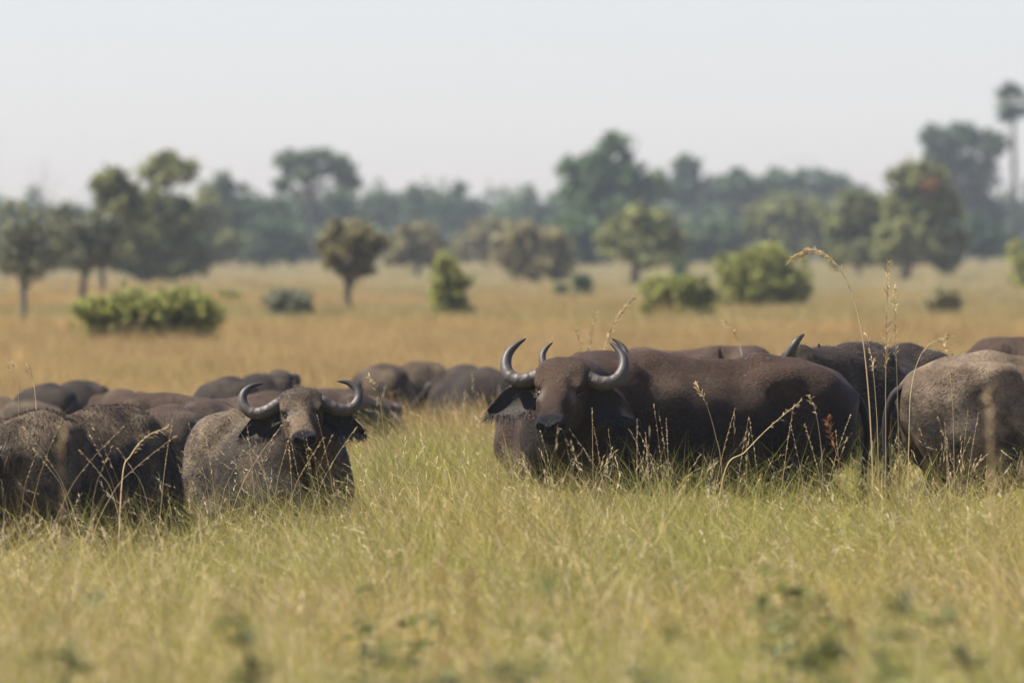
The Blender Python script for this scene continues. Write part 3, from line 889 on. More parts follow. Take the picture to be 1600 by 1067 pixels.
    mid = (w0 + nb) / 2 + np.array([0.06, 0, -0.02])
    A.append(cap(w0, mid, 0.27 * sm, 0.225 * sm, 0.1 * sm, lat, 1.2))
    A.append(cap(mid, nb, 0.225 * sm, 0.15 * sm, 0.09 * sm, lat, 1.2))
    A.append(cap(w1, H((0.10, -0.24, 0)), 0.20 * sm, 0.085 * sm, 0.09 * sm, lat, 1.35))
    # head
    HE((0.06, -0.075, 0), (0.145, 0.125, 0.145), 0.07)
    HE((0.0, 0.0, 0), (0.10, 0.05, 0.10), 0.06)
    HC((0.10, -0.085, 0), (0.40, -0.095, 0), 0.125, 0.082, 0.06, 1.08)
    HC((0.06, -0.01, 0), (0.40, -0.035, 0), 0.062, 0.052, 0.06)
    HE((0.455, -0.085, 0), (0.085, 0.085, 0.092), 0.05)
    HE((0.50, -0.055, 0), (0.055, 0.05, 0.088), 0.035)
    HC((0.10, -0.20, 0), (0.43, -0.165, 0), 0.085, 0.048, 0.05)
    HE((0.475, -0.165, 0), (0.05, 0.035, 0.06), 0.03)
    for sgn in (1, -1):
        HE((0.13, -0.17, sgn * 0.075), (0.13, 0.09, 0.055), 0.06)             # cheek
        HE((0.125, -0.012, sgn * 0.112), (0.065, 0.035, 0.035), 0.035)        # brow
        HE((0.23, -0.075, sgn * 0.09), (0.10, 0.03, 0.028), 0.04)             # cheekbone
        HE((0.005, -0.015, sgn * 0.07), (0.085, 0.055, 0.085), 0.05)          # horn boss
        HE((0.175, -0.045, sgn * 0.128), (0.032, 0.024, 0.028), 0.02, 'sub')   # eye socket
        HE((0.325, -0.075, sgn * 0.105), (0.07, 0.035, 0.022), 0.03, 'sub')
        HE((0.545, -0.052, sgn * 0.052), (0.030, 0.018, 0.026), 0.015, 'sub')  # nostril
    HE((0.50, -0.132, 0), (0.08, 0.007, 0.10), 0.015, 'sub')                   # mouth line
    V, Fq = sdf_mesh(A, h)
    # gentle muscle and skin unevenness
    V = V + (0.004 * np.sin(V[:, [1, 2, 0]] * 23 + 1.1) * np.sin(V[:, [2, 0, 1]] * 17 + 0.4)) * sm
    zmin = V[:, 2].min()
    V[:, 2] -= zmin + 0.004
    pol = pol - np.array([0, 0, zmin + 0.004])
    # colour regions: nose, upper back by height, skin by the eyes
    q = (V - pol) @ Rh / hs
    nose = smooth01((q[:, 0] - 0.46) / 0.04) * smooth01((q[:, 1] + 0.125) / 0.03) * smooth01((0.10 - np.abs(q[:, 2])) / 0.02)
    nose = np.maximum(nose, smooth01((q[:, 0] - 0.42) / 0.05) * smooth01((-0.10 - q[:, 1]) / 0.03) * (q[:, 0] < 0.7) * (q[:, 1] > -0.3) * (np.abs(q[:, 2]) < 0.15))
    eyep = np.exp(-(((q[:, 0] - 0.235) / 0.045) ** 2 + ((q[:, 1] + 0.03) / 0.04) ** 2 + ((np.abs(q[:, 2]) - 0.085) / 0.03) ** 2))
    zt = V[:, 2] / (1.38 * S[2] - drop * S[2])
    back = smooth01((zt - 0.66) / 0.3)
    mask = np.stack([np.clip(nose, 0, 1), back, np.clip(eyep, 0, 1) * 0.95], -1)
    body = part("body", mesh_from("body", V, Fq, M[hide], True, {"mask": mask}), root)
    if hair[0]:
        onface = (q[:, 0] > 0.36) & (np.abs(q[:, 2]) < 0.2) & (np.abs(q[:, 1]) < 0.25)
        okf = ~onface[Fq].any(1)
        W, Fc, t = strands(V, Fq[okf], hair[0], hair[1], seed + 5, (-0.8, 0, -0.65))
        c = part("coat_hair", mesh_from("coat_hair", W, Fc, M[fur], False, {"tint": t}), body)
        c["kind"] = "stuff"
    # horns
    Hn = np.stack([fw, up2, rt2], 1)
    base = H((-0.005, -0.02, 0))
    if not hasattr(horns, 'shape'):
        pass
    if head is None:
        horn_scale = 0.5
    for sgn in (1, -1):
        pts = np.array(horns, float) * hs * horn_scale
        pts[:, 2] *= sgn
        pw = base * 1.0
        path = catmull(pts @ Hn.T + (pol + Rh @ np.array([-0.005, -0.02, 0]) * hs), 30)
        t = np.linspace(0, 1, 30)
        rad = horn_r * hs * (1.0 - 0.28 * t - 0.62 * t ** 3) * (1 + 0.03 * np.sin(t * 46) * (t < 0.5))
        rad[-1] *= 0.3
        Vh, Fh = tube(path, rad, 14)
        mk = np.repeat(t, 14)
        part("horn", mesh_from("horn", Vh, Fh, M['horn'], True, {"mask": np.stack([mk, mk, mk], -1)}), root)
    # ears: cupped drooping leaves with a ragged fringe
    for sgn, on in zip((1, -1), ears):
        if not on:
            continue
        e0 = H((0.04, -0.13, sgn * 0.115))
        out = Hn @ np.array([-0.05, -0.26, sgn * 0.96]); out /= np.linalg.norm(out)
        dn = Hn @ np.array([0.35, -0.94, -0.1 * sgn]); dn -= out * np.dot(out, dn); dn /= np.linalg.norm(dn)
        nn = np.cross(out, dn)
        Le = 0.33 * hs
        nt_, nw = 12, 9
        Vt = []
        for i in range(nt_):
            t = i / (nt_ - 1)
            wdt = hs * (0.034 + 0.066 * math.sin(math.pi * min(1, t * 1.02) ** 0.85)) * (1 - 0.55 * t ** 5)
            cen = e0 + out * Le * t - np.array([0, 0, 0.05]) * t * t * hs
            for j in range(nw):
                v = j / (nw - 1) * 2 - 1
                Vt.append(cen + dn * wdt * v + nn * hs * (0.035 * (v * v) - 0.01) * (1 if sgn > 0 else -1))
        Vt = np.array(Vt)
        off = nn * 0.008 * (1 if sgn > 0 else -1)
        Ve = np.vstack([Vt, Vt - off])
        Fe = []
        N1 = nt_ * nw
        for i in range(nt_ - 1):
            for j in range(nw - 1):
                a = i * nw + j
                Fe.append((a, a + 1, a + nw + 1, a + nw)); Fe.append((a + N1, a + nw + N1, a + nw + 1 + N1, a + 1 + N1))
        for i in range(nt_ - 1):
            for j in (0, nw - 1):
                a = i * nw + j
                Fe.append((a, a + nw, a + nw + N1, a + N1))
        for i in (0, nt_ - 1):
            for j in range(nw - 1):
                a = i * nw + j
                Fe.append((a, a + 1, a + 1 + N1, a + N1))
        ear = part("ear", mesh_from("ear", Ve, Fe, M['ear'], True), root)
        if h < 0.03:
            nfr = 420
            Wf = []
            for k in range(nfr):
                i = r.integers(2, nt_); low = r.random() < 0.75
                j = nw - 1 if low else r.integers(0, nw)
                p = Vt[i * nw + j] + r.normal(size=3) * 0.006
                dd = (dn * (0.8 if low else 0.2) + out * r.uniform(0.1, 0.9) + r.normal(size=3) * 0.25) * hs * r.uniform(0.025, 0.07)
                sd_ = np.cross(dd, nn); sd_ = sd_ / (np.linalg.norm(sd_) + 1e-6) * 0.0025
                Wf += [p - sd_, p + sd_, p + dd]
            fr = part("fringe", mesh_from("fringe", np.array(Wf), np.arange(3 * nfr).reshape(-1, 3), M['fur_dark'], False, {"tint": np.repeat(r.random((nfr, 3)), 3, axis=0)}), ear)
            fr["kind"] = "stuff"
    if h < 0.03:
        for sgn in (1, -1):
            c = pol + Rh @ (np.array([0.178, -0.054, sgn * 0.105]) * hs)
            bm_v = []; bm_f = []
            nu, nv = 12, 8
            for i in range(nv + 1):
                for j in range(nu):
                    a = math.pi * i / nv; b = 2 * math.pi * j / nu
                    bm_v.append(c + 0.021 * hs * np.array([math.sin(a) * math.cos(b), math.sin(a) * math.sin(b), math.cos(a)]))
            for i in range(nv):
                for j in range(nu):
                    bm_f.append((i * nu + j, i * nu + (j + 1) % nu, (i + 1) * nu + (j + 1) % nu, (i + 1) * nu + j))
            part("eye", mesh_from("eye", np.array(bm_v), bm_f, M['eye'], True), root)
    if tail:
        zt0 = (1.20 - drop) * S[2]
        if pose == 'stand':
            pts = [(-0.92 * S[0], 0, zt0), (-1.03 * S[0], 0.02, zt0 - 0.05), (-1.08 * S[0], 0.05, zt0 - 0.25), (-1.07 * S[0], 0.04, zt0 - 0.55), (-1.08 * S[0], 0.0, max(0.2, zt0 - 0.78))]
        else:
            pts = [(-0.92 * S[0], 0, zt0), (-1.03 * S[0], 0.02, zt0 - 0.05), (-1.12 * S[0], 0.1, zt0 - 0.3), (-1.14 * S[0], 0.22, zt0 - 0.52), (-1.06 * S[0], 0.36, 0.05)]
        path = catmull(pts, 16)
        t = np.linspace(0, 1, 16)
        Vt, Ft = tube(path, (0.032 - 0.02 * t) * sm, 7)
        tl = part("tail", mesh_from("tail", Vt, Ft, M['ear'], True), root)
        Wf = []
        nt2 = 160
        for k in range(nt2):
            p = path[r.integers(11, 16)]
            dd = np.array([r.normal() * 0.05, r.normal() * 0.05, -r.uniform(0.1, 0.22)])
            if pose != 'stand':
                dd[2] = -r.uniform(0, 0.03); dd[:2] *= 2.5
            Wf += [p + [0.003, 0, 0], p - [0.003, 0, 0], p + dd]
        part("tail_tuft", mesh_from("tail_tuft", np.array(Wf), np.arange(3 * nt2).reshape(-1, 3), M['fur_dark'], False, {"tint": np.repeat(r.random((nt2, 3)), 3, axis=0)}), tl)
    FOOT.append((x, y, th, 1.05 * S[0], 0.36 * S[1], pose))
    return root

FOOT = []
def gz(x, y): return float(terrain(x, y))

# --- the two that look at the camera
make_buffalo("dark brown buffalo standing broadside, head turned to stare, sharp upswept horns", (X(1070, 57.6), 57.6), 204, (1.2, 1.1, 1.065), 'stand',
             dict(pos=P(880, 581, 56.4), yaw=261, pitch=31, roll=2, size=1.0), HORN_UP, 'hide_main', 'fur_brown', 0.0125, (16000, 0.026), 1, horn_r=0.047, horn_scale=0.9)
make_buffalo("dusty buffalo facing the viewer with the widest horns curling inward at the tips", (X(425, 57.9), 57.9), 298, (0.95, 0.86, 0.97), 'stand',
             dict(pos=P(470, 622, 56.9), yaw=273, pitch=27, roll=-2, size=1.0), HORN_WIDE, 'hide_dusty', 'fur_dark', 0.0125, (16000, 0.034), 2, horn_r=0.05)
# --- near bodies without a visible face
make_buffalo("shaggy dark buffalo seen from behind, grazing beside the wide-horned one", (X(128, 54.6), 54.6), 58, (0.9, 1.0, 0.985), 'stand', None,
             HORN_WIDE, 'hide_dusty', 'fur_dark', 0.0165, (16000, 0.055), 3)
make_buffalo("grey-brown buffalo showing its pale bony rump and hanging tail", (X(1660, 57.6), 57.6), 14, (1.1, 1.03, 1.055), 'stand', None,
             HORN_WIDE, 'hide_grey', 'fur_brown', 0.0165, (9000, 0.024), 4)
make_buffalo("shaggy blackish buffalo standing in the gap between two broader animals, horns turned aside", (X(1375, 63.5), 63.5), 244, (1.0, 1.05, 1.06), 'stand',
             dict(pos=P(1248, 556, 62.4), yaw=160, pitch=30, roll=-12, size=0.85), HORN_UP, 'hide_dark', 'fur_dark', 0.02, (9000, 0.05), 5, horn_scale=0.72)
make_buffalo("reddish young buffalo half hidden behind the staring one, horn tips showing above", (X(886, 62.2), 62.2), 292, (0.85, 0.85, 0.875), 'stand',
             dict(pos=P(914, 566, 61.2), yaw=275, pitch=50, roll=-4, size=0.97), HORN_UP, 'hide_red', 'fur_brown', 0.02, (4000, 0.022), 6, horn_r=0.046, horn_scale=0.92)
# --- deeper in the herd
make_buffalo("red-brown buffalo back beyond the dark brown buffalo's neck", (X(1015, 70), 70), 12, (0.8, 0.85, 0.93), 'stand',
             dict(pos=P(1096, 573, 70), yaw=0, pitch=40, roll=0, size=0.9), HORN_WIDE, 'hide_red', 'fur_brown', 0.028, (0, 0.03), 7, horn_scale=0.25)
make_buffalo("dark buffalo with one pale horn curving up over the dark brown buffalo's back", (X(1085, 77), 77), 4, (0.95, 0.9, 0.92), 'stand',
             dict(pos=P(1158, 572, 76.5), yaw=20, pitch=35, roll=0, size=0.9), HORN_UP, 'hide_brown', 'fur_dark', 0.028, (0, 0.03), 8)
make_buffalo("brown buffalo with its back to the viewer between the shaggy and the dusty animals", (X(300, 63.2), 63.2), 70, (0.85, 0.92, 0.93), 'stand', None,
             HORN_WIDE, 'hide_brown', 'fur_brown', 0.02, (4000, 0.022), 9)
make_buffalo("brown buffalo side-on behind the one turning its back", (X(300, 68.5), 68.5), 175, (0.95, 0.9, 0.93), 'stand',
             None, HORN_WIDE, 'hide_brown', 'fur_brown', 0.028, (0, 0.03), 10)
make_buffalo("blackish buffalo resting behind the wide-horned one's left horn", (X(388, 84.5), 84.5), 68, (0.9, 1.0, 1.14), 'lie',
             dict(local=(1.0, 0.05, 0.86), yaw=60, pitch=45, roll=0), HORN_WIDE, 'hide_dark', 'fur_dark', 0.03, (0, 0.03), 11, horn_scale=0.5)
make_buffalo("dark brown buffalo resting behind the wide-horned one's forehead", (X(480, 82), 82), 38, (0.9, 1.0, 1.05), 'lie',
             dict(local=(1.05, 0.0, 0.72), yaw=40, pitch=70, roll=0), HORN_WIDE, 'hide_brown', 'fur_dark', 0.03, (0, 0.03), 12, horn_scale=0.5)
make_buffalo("grey buffalo resting in deep grass, lowest of the row behind the shaggy one", (X(14, 79), 79), 118, (0.9, 1.0, 1.08), 'lie',
             dict(local=(1.05, 0.0, 0.75), yaw=118, pitch=60, roll=0), HORN_WIDE, 'hide_dusty', 'fur_dark', 0.03, (0, 0.03), 13, horn_scale=0.5)
make_buffalo("dark buffalo resting in the row directly over the shaggy one's back", (X(105, 84), 84), 66, (0.8, 1.0, 1.08), 'lie',
             dict(local=(1.0, 0.0, 0.72), yaw=66, pitch=70, roll=0), HORN_WIDE, 'hide_dark', 'fur_dark', 0.03, (0, 0.03), 14, horn_scale=0.5)
make_buffalo("brown-black buffalo resting at the row's end beside the brown side-on one", (X(200, 82), 82), 108, (0.8, 1.0, 1.06), 'lie',
             dict(local=(1.0, 0.0, 0.70), yaw=108, pitch=70, roll=0), HORN_WIDE, 'hide_brown', 'fur_dark', 0.03, (0, 0.03), 15, horn_scale=0.5)
make_buffalo("dark buffalo resting alone in open grass, pale dust on its back", (X(636, 92), 92), 52, (0.78, 1.0, 1.12), 'lie',
             dict(local=(1.0, 0.0, 0.70), yaw=52, pitch=75, roll=0), HORN_WIDE, 'hide_dusty', 'fur_dark', 0.03, (0, 0.03), 16, horn_scale=0.5)
make_buffalo("dark brown rump of a resting buffalo, the rounder of the pair in open grass", (X(738, 90), 90), 112, (0.78, 1.0, 1.10), 'lie',
             dict(local=(1.0, 0.0, 0.68), yaw=112, pitch=75, roll=0), HORN_WIDE, 'hide_dark', 'fur_dark', 0.03, (0, 0.03), 17, horn_scale=0.5)
make_buffalo("buffalo back just showing over the bony-rumped one", (X(1640, 74), 74), 170, (0.9, 1.0, 1.0), 'stand', None,
             HORN_WIDE, 'hide_brown', 'fur_dark', 0.03, (0, 0.03), 18)

# ------------------------------------------------------------------ grass
def blades(r, n, spread, hmin, hmax, wid, lean, droop, seg=4, lean_dir=None, stem_frac=0.0, head=None, flat=0.0):
    """n curved blades; returns verts, tris, tint (r = hue, g = height, b = brightness)"""
    V = []; Fc = []; Tn = []
    for k in range(n):
        a = r.random() * 6.283; q = spread * math.sqrt(r.random())
        b0 = np.array([q * math.cos(a), q * math.sin(a), -0.02])
        hgt = r.uniform(hmin, hmax)
        az = r.random() * 6.283
        ld = np.array([math.cos(az), math.sin(az), 0.0])
        if lean_dir is not None:
            ld = ld + np.array(lean_dir); ld /= np.linalg.norm(ld) + 1e-6
        ln = abs(r.normal()) * lean + 0.05; dr = abs(r.normal()) * droop
        if r.random() < flat:
            ln += r.uniform(0.5, 1.3)
        sa = r.random() * 6.283
        side = np.array([math.cos(sa), math.sin(sa), 0.0])
        w = wid * r.uniform(0.6, 1.3)
        tint = [r.random(), 0, r.random()]
        base = len(V)
        for i in range(seg + 1):
            t = i / seg
            hor = ln * t + dr * t * t * t
            p = b0 + ld * hgt * hor + np.array([0, 0, hgt * (t - 0.22 * (ln * t) ** 2 - 0.35 * dr * t ** 4)])
            ww = w * (1 - 0.75 * t)
            if i < seg:
                V += [p - side * ww * 0.5, p + side * ww * 0.5]; Tn += [[tint[0], t, tint[2]]] * 2
            else:
                V.append(p); Tn.append([tint[0], t, tint[2]])
        for i in range(seg - 1):
            a0 = base + 2 * i
            Fc += [(a0, a0 + 1, a0 + 3), (a0, a0 + 3, a0 + 2)]
        Fc.append((base + 2 * seg - 2, base + 2 * seg - 1, base + 2 * seg))
        if head and r.random() < head:
            tip = V[-1]; prev = (V[-2] + V[-3]) / 2
            dv = tip - prev; dv /= np.linalg.norm(dv) + 1e-6
            for m in range(6):
                s0 = tip - dv * 0.022 * m
                o = r.normal(size=3) * 0.006
                e = dv * 0.03 + o
                sd_ = np.cross(dv, r.normal(size=3)); sd_ = sd_ / (np.linalg.norm(sd_) + 1e-6) * 0.0024
                b = len(V)
                V += [s0, s0 + e * 0.5 + sd_, s0 + e * 1.1, s0 + e * 0.5 - sd_]
                Tn += [[min(1, tint[0] + 0.25), 1, tint[2]]] * 4
                Fc += [(b, b + 1, b + 2), (b, b + 2, b + 3)]
    return np.array(V), np.array(Fc), np.array(Tn)

def proto_collection(name, specs, mat, seed):
    col = bpy.data.collections.new(name)
    r = np.random.default_rng(seed)
    for i, sp in enumerate(specs):
        V, Fc, t = blades(r, **sp)
        me = mesh_from(name, V, Fc, mat, False, {"tint": t})
        o = bpy.data.objects.new("%s_%02d" % (name, i), me)
        col.objects.link(o)
    return col

def scatter(name, label, col, pts, rz, tilt, scl, idx):
    me = bpy.data.meshes.new(name)
    n = len(pts)
    me.vertices.add(n); me.vertices.foreach_set("co", np.ascontiguousarray(pts, np.float32).ravel())
    a = me.attributes.new("rot", 'FLOAT_VECTOR', 'POINT')
    a.data.foreach_set("vector", np.stack([tilt[:, 0], tilt[:, 1], rz], -1).astype(np.float32).ravel())
    a = me.attributes.new("scl", 'FLOAT_VECTOR', 'POINT'); a.data.foreach_set("vector", scl.astype(np.float32).ravel())
    a = me.attributes.new("idx", 'INT', 'POINT'); a.data.foreach_set("value", idx.astype(np.int32))
    o = bpy.data.objects.new(name, me)
    tag_stuff(o, label, "grass")
    link(o)
    ng = bpy.data.node_groups.new(name + "_scatter", 'GeometryNodeTree')
    ng.interface.new_socket("Geometry", in_out='INPUT', socket_type='NodeSocketGeometry')
    ng.interface.new_socket("Geometry", in_out='OUTPUT', socket_type='NodeSocketGeometry')
    N = ng.nodes; L = ng.links
    gi = N.new("NodeGroupInput"); go = N.new("NodeGroupOutput")
    ci = N.new("GeometryNodeCollectionInfo"); ci.inputs["Collection"].default_value = col
    ci.inputs["Separate Children"].default_value = True; ci.inputs["Reset Children"].default_value = True
    ip = N.new("GeometryNodeInstanceOnPoints"); ip.inputs["Pick Instance"].default_value = True
    def na(nm, typ):
        x = N.new("GeometryNodeInputNamedAttribute"); x.data_type = typ; x.inputs["Name"].default_value = nm
        return x.outputs["Attribute"]
    L.new(gi.outputs[0], ip.inputs["Points"]); L.new(ci.outputs[0], ip.inputs["Instance"])
    L.new(na("idx", 'INT'), ip.inputs["Instance Index"])
    er = N.new("FunctionNodeEulerToRotation"); L.new(na("rot", 'FLOAT_VECTOR'), er.inputs[0]); L.new(er.outputs[0], ip.inputs["Rotation"])
    L.new(na("scl", 'FLOAT_VECTOR'), ip.inputs["Scale"])
    L.new(ip.outputs[0], go.inputs[0])
    md = o.modifiers.new("scatter", 'NODES'); md.node_group = ng
    return o

def field(d0, d1, density, margin, seed):
    """random points in the wedge of ground seen by the lens, with a margin each side"""
    r = np.random.default_rng(seed)
    wmax = d1 * 0.0585 + margin
    n = int((d1 - d0) * 2 * wmax * density)
    y = r.uniform(d0, d1, n); x = r.uniform(-wmax, wmax, n)
    k = np.abs(x) < y * 0.0585 + margin
    return x[k], y[k], r

def clear_of_animals(x, y, pad):
    keep = np.ones(len(x), bool); near = np.zeros(len(x), bool)
    for (fx, fy, th, a, b, pose) in FOOT:
        dx, dy = x - fx, y - fy
        u = dx * math.cos(th) + dy * math.sin(th); v = -dx * math.sin(th) + dy * math.cos(th)
        e = (u / (a + pad)) ** 2 + (v / (b + pad)) ** 2
        if pose != 'stand':
            keep &= e > 1
        near |= e < 1.7
    return keep, near

LEFTWARD = (-0.55, 0.0, 0)
def patch_collection(name, nvar, size, tufts, spec_fn, mat, seed):
    """square patches of many tufts; each tuft has its own hue, brightness and height"""
    col = bpy.data.collections.new(name)
    r = np.random.default_rng(seed)
    for i in range(nvar):
        Vs = []; Fs = []; Ts = []; n = 0
        for k in range(tufts):
            V, Fc, t = blades(r, **spec_fn(r))
            V = V + np.array([r.uniform(-0.5, 0.5) * size, r.uniform(-0.5, 0.5) * size, 0])
            hue = r.random(); br = r.random() ** 1.2
            t[:, 0] = np.clip(0.45 * t[:, 0] + 0.6 * hue, 0, 1); t[:, 2] = 0.4 * t[:, 2] + 0.62 * br
            Vs.append(V); Fs.append(Fc + n); Ts.append(t); n += len(V)
        me = mesh_from(name, np.vstack(Vs), np.vstack(Fs), mat, False, {"tint": np.vstack(Ts)})
        col.objects.link(bpy.data.objects.new("%s_%02d" % (name, i), me))
    return col

def tuft_spec(r):
    return dict(n=int(r.integers(24, 52)), spread=r.uniform(0.06, 0.17), hmin=0.3, hmax=float(r.choice([0.5, 0.65, 0.75, 0.82, 0.9, 1.02])), wid=0.0058, lean=0.46, droop=0.6, seg=4, lean_dir=LEFTWARD, flat=0.18)
def stem_spec(r):
    return dict(n=13, spread=0.25, hmin=0.6, hmax=1.12, wid=0.0034, lean=0.34, droop=0.25, seg=4, lean_dir=LEFTWARD, head=0.5, flat=0.42)
def mid_spec(r):
    return dict(n=60, spread=0.28, hmin=0.4, hmax=r.uniform(0.65, 0.9), wid=0.009, lean=0.25, droop=0.25, seg=3, lean_dir=LEFTWARD, head=0.1)
def far_spec(r):
    return dict(n=60, spread=0.5, hmin=0.3, hmax=r.uniform(0.5, 0.8), wid=0.018, lean=0.25, droop=0.25, seg=3, lean_dir=LEFTWARD)

def spread_patches(name, label, col, nk, d0, d1, size, margin, seed, smin, smax, exclude=False, fill=1.0, grow=0.0, fade=(0, 0)):
    r = np.random.default_rng(seed)
    wmax = d1 * 0.0585 + margin
    gx, gy = np.meshgrid(np.arange(-wmax, wmax + size, size), np.arange(d0, d1, size))
    x = gx.ravel() + r.uniform(-0.3, 0.3, gx.size) * size; y = gy.ravel() + r.uniform(-0.3, 0.3, gx.size) * size
    k = (np.abs(x) < y * 0.0585 + margin + size * 0.5) & (r.random(len(x)) < fill * smooth01((y - d0) / max(1e-6, fade[0]) if fade[0] else y * 0 + 1) * smooth01((d1 - y) / fade[1] if fade[1] else y * 0 + 1))
    if exclude:
        k &= clear_of_animals(x, y, 0.08)[0]
    x, y = x[k], y[k]; n = len(x)
    e = 0.2
    sx = (terrain(x + e, y) - terrain(x - e, y)) / (2 * e)
    pts = np.stack([x, y, terrain(x, y)], -1)
    zs = r.uniform(smin, smax, n) * (1 + grow * smooth01((y - 42) / 8)) * (0.93 + 0.13 * np.sin(x * 1.7 + 0.6 * y + seed) * np.sin(y * 0.8 - 0.5 * x))
    scl = np.stack([np.full(n, 1.08), np.full(n, 1.08), zs], -1)
    rz = r.integers(0, 4, n) * (math.pi / 2) * 0 + r.uniform(-0.5, 0.5, n)
    return scatter(name, label, col, pts, rz, r.normal(size=(n, 2)) * 0.03, scl, r.integers(0, nk, n))

col_tuft = patch_collection("grass_patch", 9, 1.0, 32, tuft_spec, M['grass_near'], 1)
col_stem = patch_collection("stem_patch", 7, 1.4, 7, stem_spec, M['straw'], 2)
col_mid = patch_collection("mid_patch", 6, 0.6, 3, mid_spec, M['grass_mid'], 3)
col_mid2 = patch_collection("tawny_patch", 6, 2.0, 26, mid_spec, M['grass_mid'], 5)
col_far = patch_collection("far_patch", 6, 4.0, 44, far_spec, M['grass_far'], 4)
spread_patches("grass", "tall green-gold savanna grass in front of and around the herd", col_tuft, 9, 22, 77, 1.0, 1.6, 21, 0.86, 1.14, grow=0.17)
spread_patches("grass", "pale straw seed stems standing above the near grass", col_stem, 7, 22, 74, 1.15, 1.6, 22, 0.8, 1.05, grow=0.06)
spread_patches("grass", "coarse soft-focus grass standing nearest, brushing the bottom edge", col_tuft, 9, 15.5, 26, 1.0, 1.6, 31, 1.25, 1.5, fill=0.45)
spread_patches("grass", "loose soft-focus seed stems nearest of all", col_stem, 7, 15.5, 27, 1.4, 1.6, 32, 1.1, 1.42, fill=0.6)
spread_patches("grass", "rank tall tufts growing close before the herd", col_tuft, 9, 51.5, 56.3, 1.0, 1.6, 33, 1.0, 1.25, fill=0.3)
spread_patches("grass", "dense tawny grass around the resting buffalo behind the herd", col_mid, 6, 73, 101, 0.6, 3, 23, 0.85, 1.1, True)
spread_patches("grass", "tawny grass sweep beyond the resting buffalo", col_mid2, 6, 100, 170, 2.0, 3, 26, 0.85, 1.1)
spread_patches("grass", "golden grassland stretching from the herd to the first bushes", col_far, 6, 166, 470, 4.0, 6, 24, 0.85, 1.1, fade=(0, 230))
col_pale = patch_collection("pale_patch", 5, 4.0, 44, far_spec, M['grass_pale'], 6)
spread_patches("grass", "pale distant grassland at the foot of the woodland", col_pale, 5, 215, 1000, 4.0, 12, 25, 0.8, 1.1, fill=0.6, fade=(230, 0))

# ------------------------------------------------------------------ single stalks that rise above the rest
def make_stalk(label, d, pts_px, seed, r0=0.0032, head_len=0.38, branch=0.05, mat='straw', group="seed stalks above the grass", spikes=34, spread=0.024):
    """pts_px: photograph points from foot to tip; the stalk is rooted in the ground below the first one"""
    r = np.random.default_rng(seed)
    p = [np.array(P(a, b, d)) for a, b in pts_px]
    foot = p[0].copy(); foot[0] += (p[0][0] - p[1][0]) * 0.7; foot[2] = gz(foot[0], d)
    pts = [foot - np.array([0, 0, 0.03])] + [q + np.array([0, (i - 1) * 0.02, 0]) for i, q in enumerate(p)]
    root = empty("grass_stalk", tuple(foot), label, "grass stalk", group)
    path = catmull(np.array(pts) - foot, 40)
    t = np.linspace(0, 1, 40)
    V, Fc = tube(path, r0 * (1.1 - 0.75 * t), 5)
    rt = r.random()
    tt = np.tile([[rt, 1, r.random()]], (len(V), 1))
    part("stem", mesh_from("stem", V, Fc, M[mat], True, {"tint": tt}), root)
    Vs = []; Fs = []; Ts = []
    for k in range(spikes):
        u = 1 - head_len * r.random() ** 1.2
        i = u * 39; j = min(int(i), 38); f = i - j
        p0 = path[j] * (1 - f) + path[j + 1] * f
        tg = path[j + 1] - path[j]; tg /= np.linalg.norm(tg)
        sd_ = r.normal(size=3); sd_ -= tg * np.dot(sd_, tg); sd_ /= np.linalg.norm(sd_)
        L = r.uniform(0.025, 0.06) * (branch / 0.05)
        tip = p0 + tg * L * 0.9 + sd_ * spread * r.uniform(0.4, 1.6) + np.array([0, 0, -0.3 * L])
        g = np.cross(tg, sd_) * 0.0042
        m = (p0 + tip) / 2
        m = p0 * 0.35 + tip * 0.65
        b = len(Vs)
        Vs += [p0, m + g, tip, m - g]; Fs.append((b, b + 1, b + 2, b + 3)); Ts += [[r.random(), 1, r.random()]] * 4
        h2 = sd_ * 0.0042
        Vs += [p0, m + h2, tip, m - h2]; Fs.append((b + 4, b + 5, b + 6, b + 7)); Ts += [[r.random(), 1, r.random()]] * 4
    sh = part("seed_head", mesh_from("seed_head", np.array(Vs), Fs, M[mat], False, {"tint": np.array(Ts)}), root)
    sh["kind"] = "stuff"
    return root

make_stalk("tallest seed stalk, its head arching over towards the yellow-green bush", 55.2, [(1362, 700), (1352, 560), (1338, 480), (1318, 430), (1296, 402), (1268, 390), (1240, 404)], 1, 0.004, 0.42, 0.065, spikes=90)
make_stalk("upright seed stalk with brushy head, left one of a pair between two rumps", 55.6, [(1384, 700), (1384, 600), (1386, 500), (1388, 412)], 2, 0.0038, 0.45, 0.065, spikes=80)
make_stalk("upright seed stalk with thinner head, right one of a pair between two rumps", 55.8, [(1404, 700), (1402, 600), (1399, 520), (1398, 448)], 3, 0.003, 0.4, 0.05, spikes=50)
make_stalk("short leaning stalk with airy tip near the paired stalks", 55.4, [(1372, 710), (1368, 620), (1362, 560), (1352, 512)], 4, 0.0026, 0.35, 0.04, spikes=26)
make_stalk("wispy stalk bending right beyond the paired stalks", 56.2, [(1420, 690), (1425, 600), (1445, 545), (1482, 524)], 5, 0.0024, 0.3, 0.05, spikes=26)
make_stalk("feathery stalk poking up over the shaggy blackish buffalo's back", 56.0, [(1490, 680), (1486, 600), (1482, 560), (1474, 528)], 6, 0.0026, 0.3, 0.04, spikes=22)
make_stalk("bent stalk with drooping tip over the dark brown buffalo's back", 65.5, [(1160, 700), (1163, 600), (1158, 548), (1148, 520), (1132, 502)], 7, 0.0034, 0.36, 0.05, spikes=28)
make_stalk("thick straw stalk leaning right behind the staring buffalo's forehead", 63.6, [(926, 700), (930, 590), (944, 545), (960, 505), (986, 466)], 8, 0.0042, 0.42, 0.065, spikes=90)
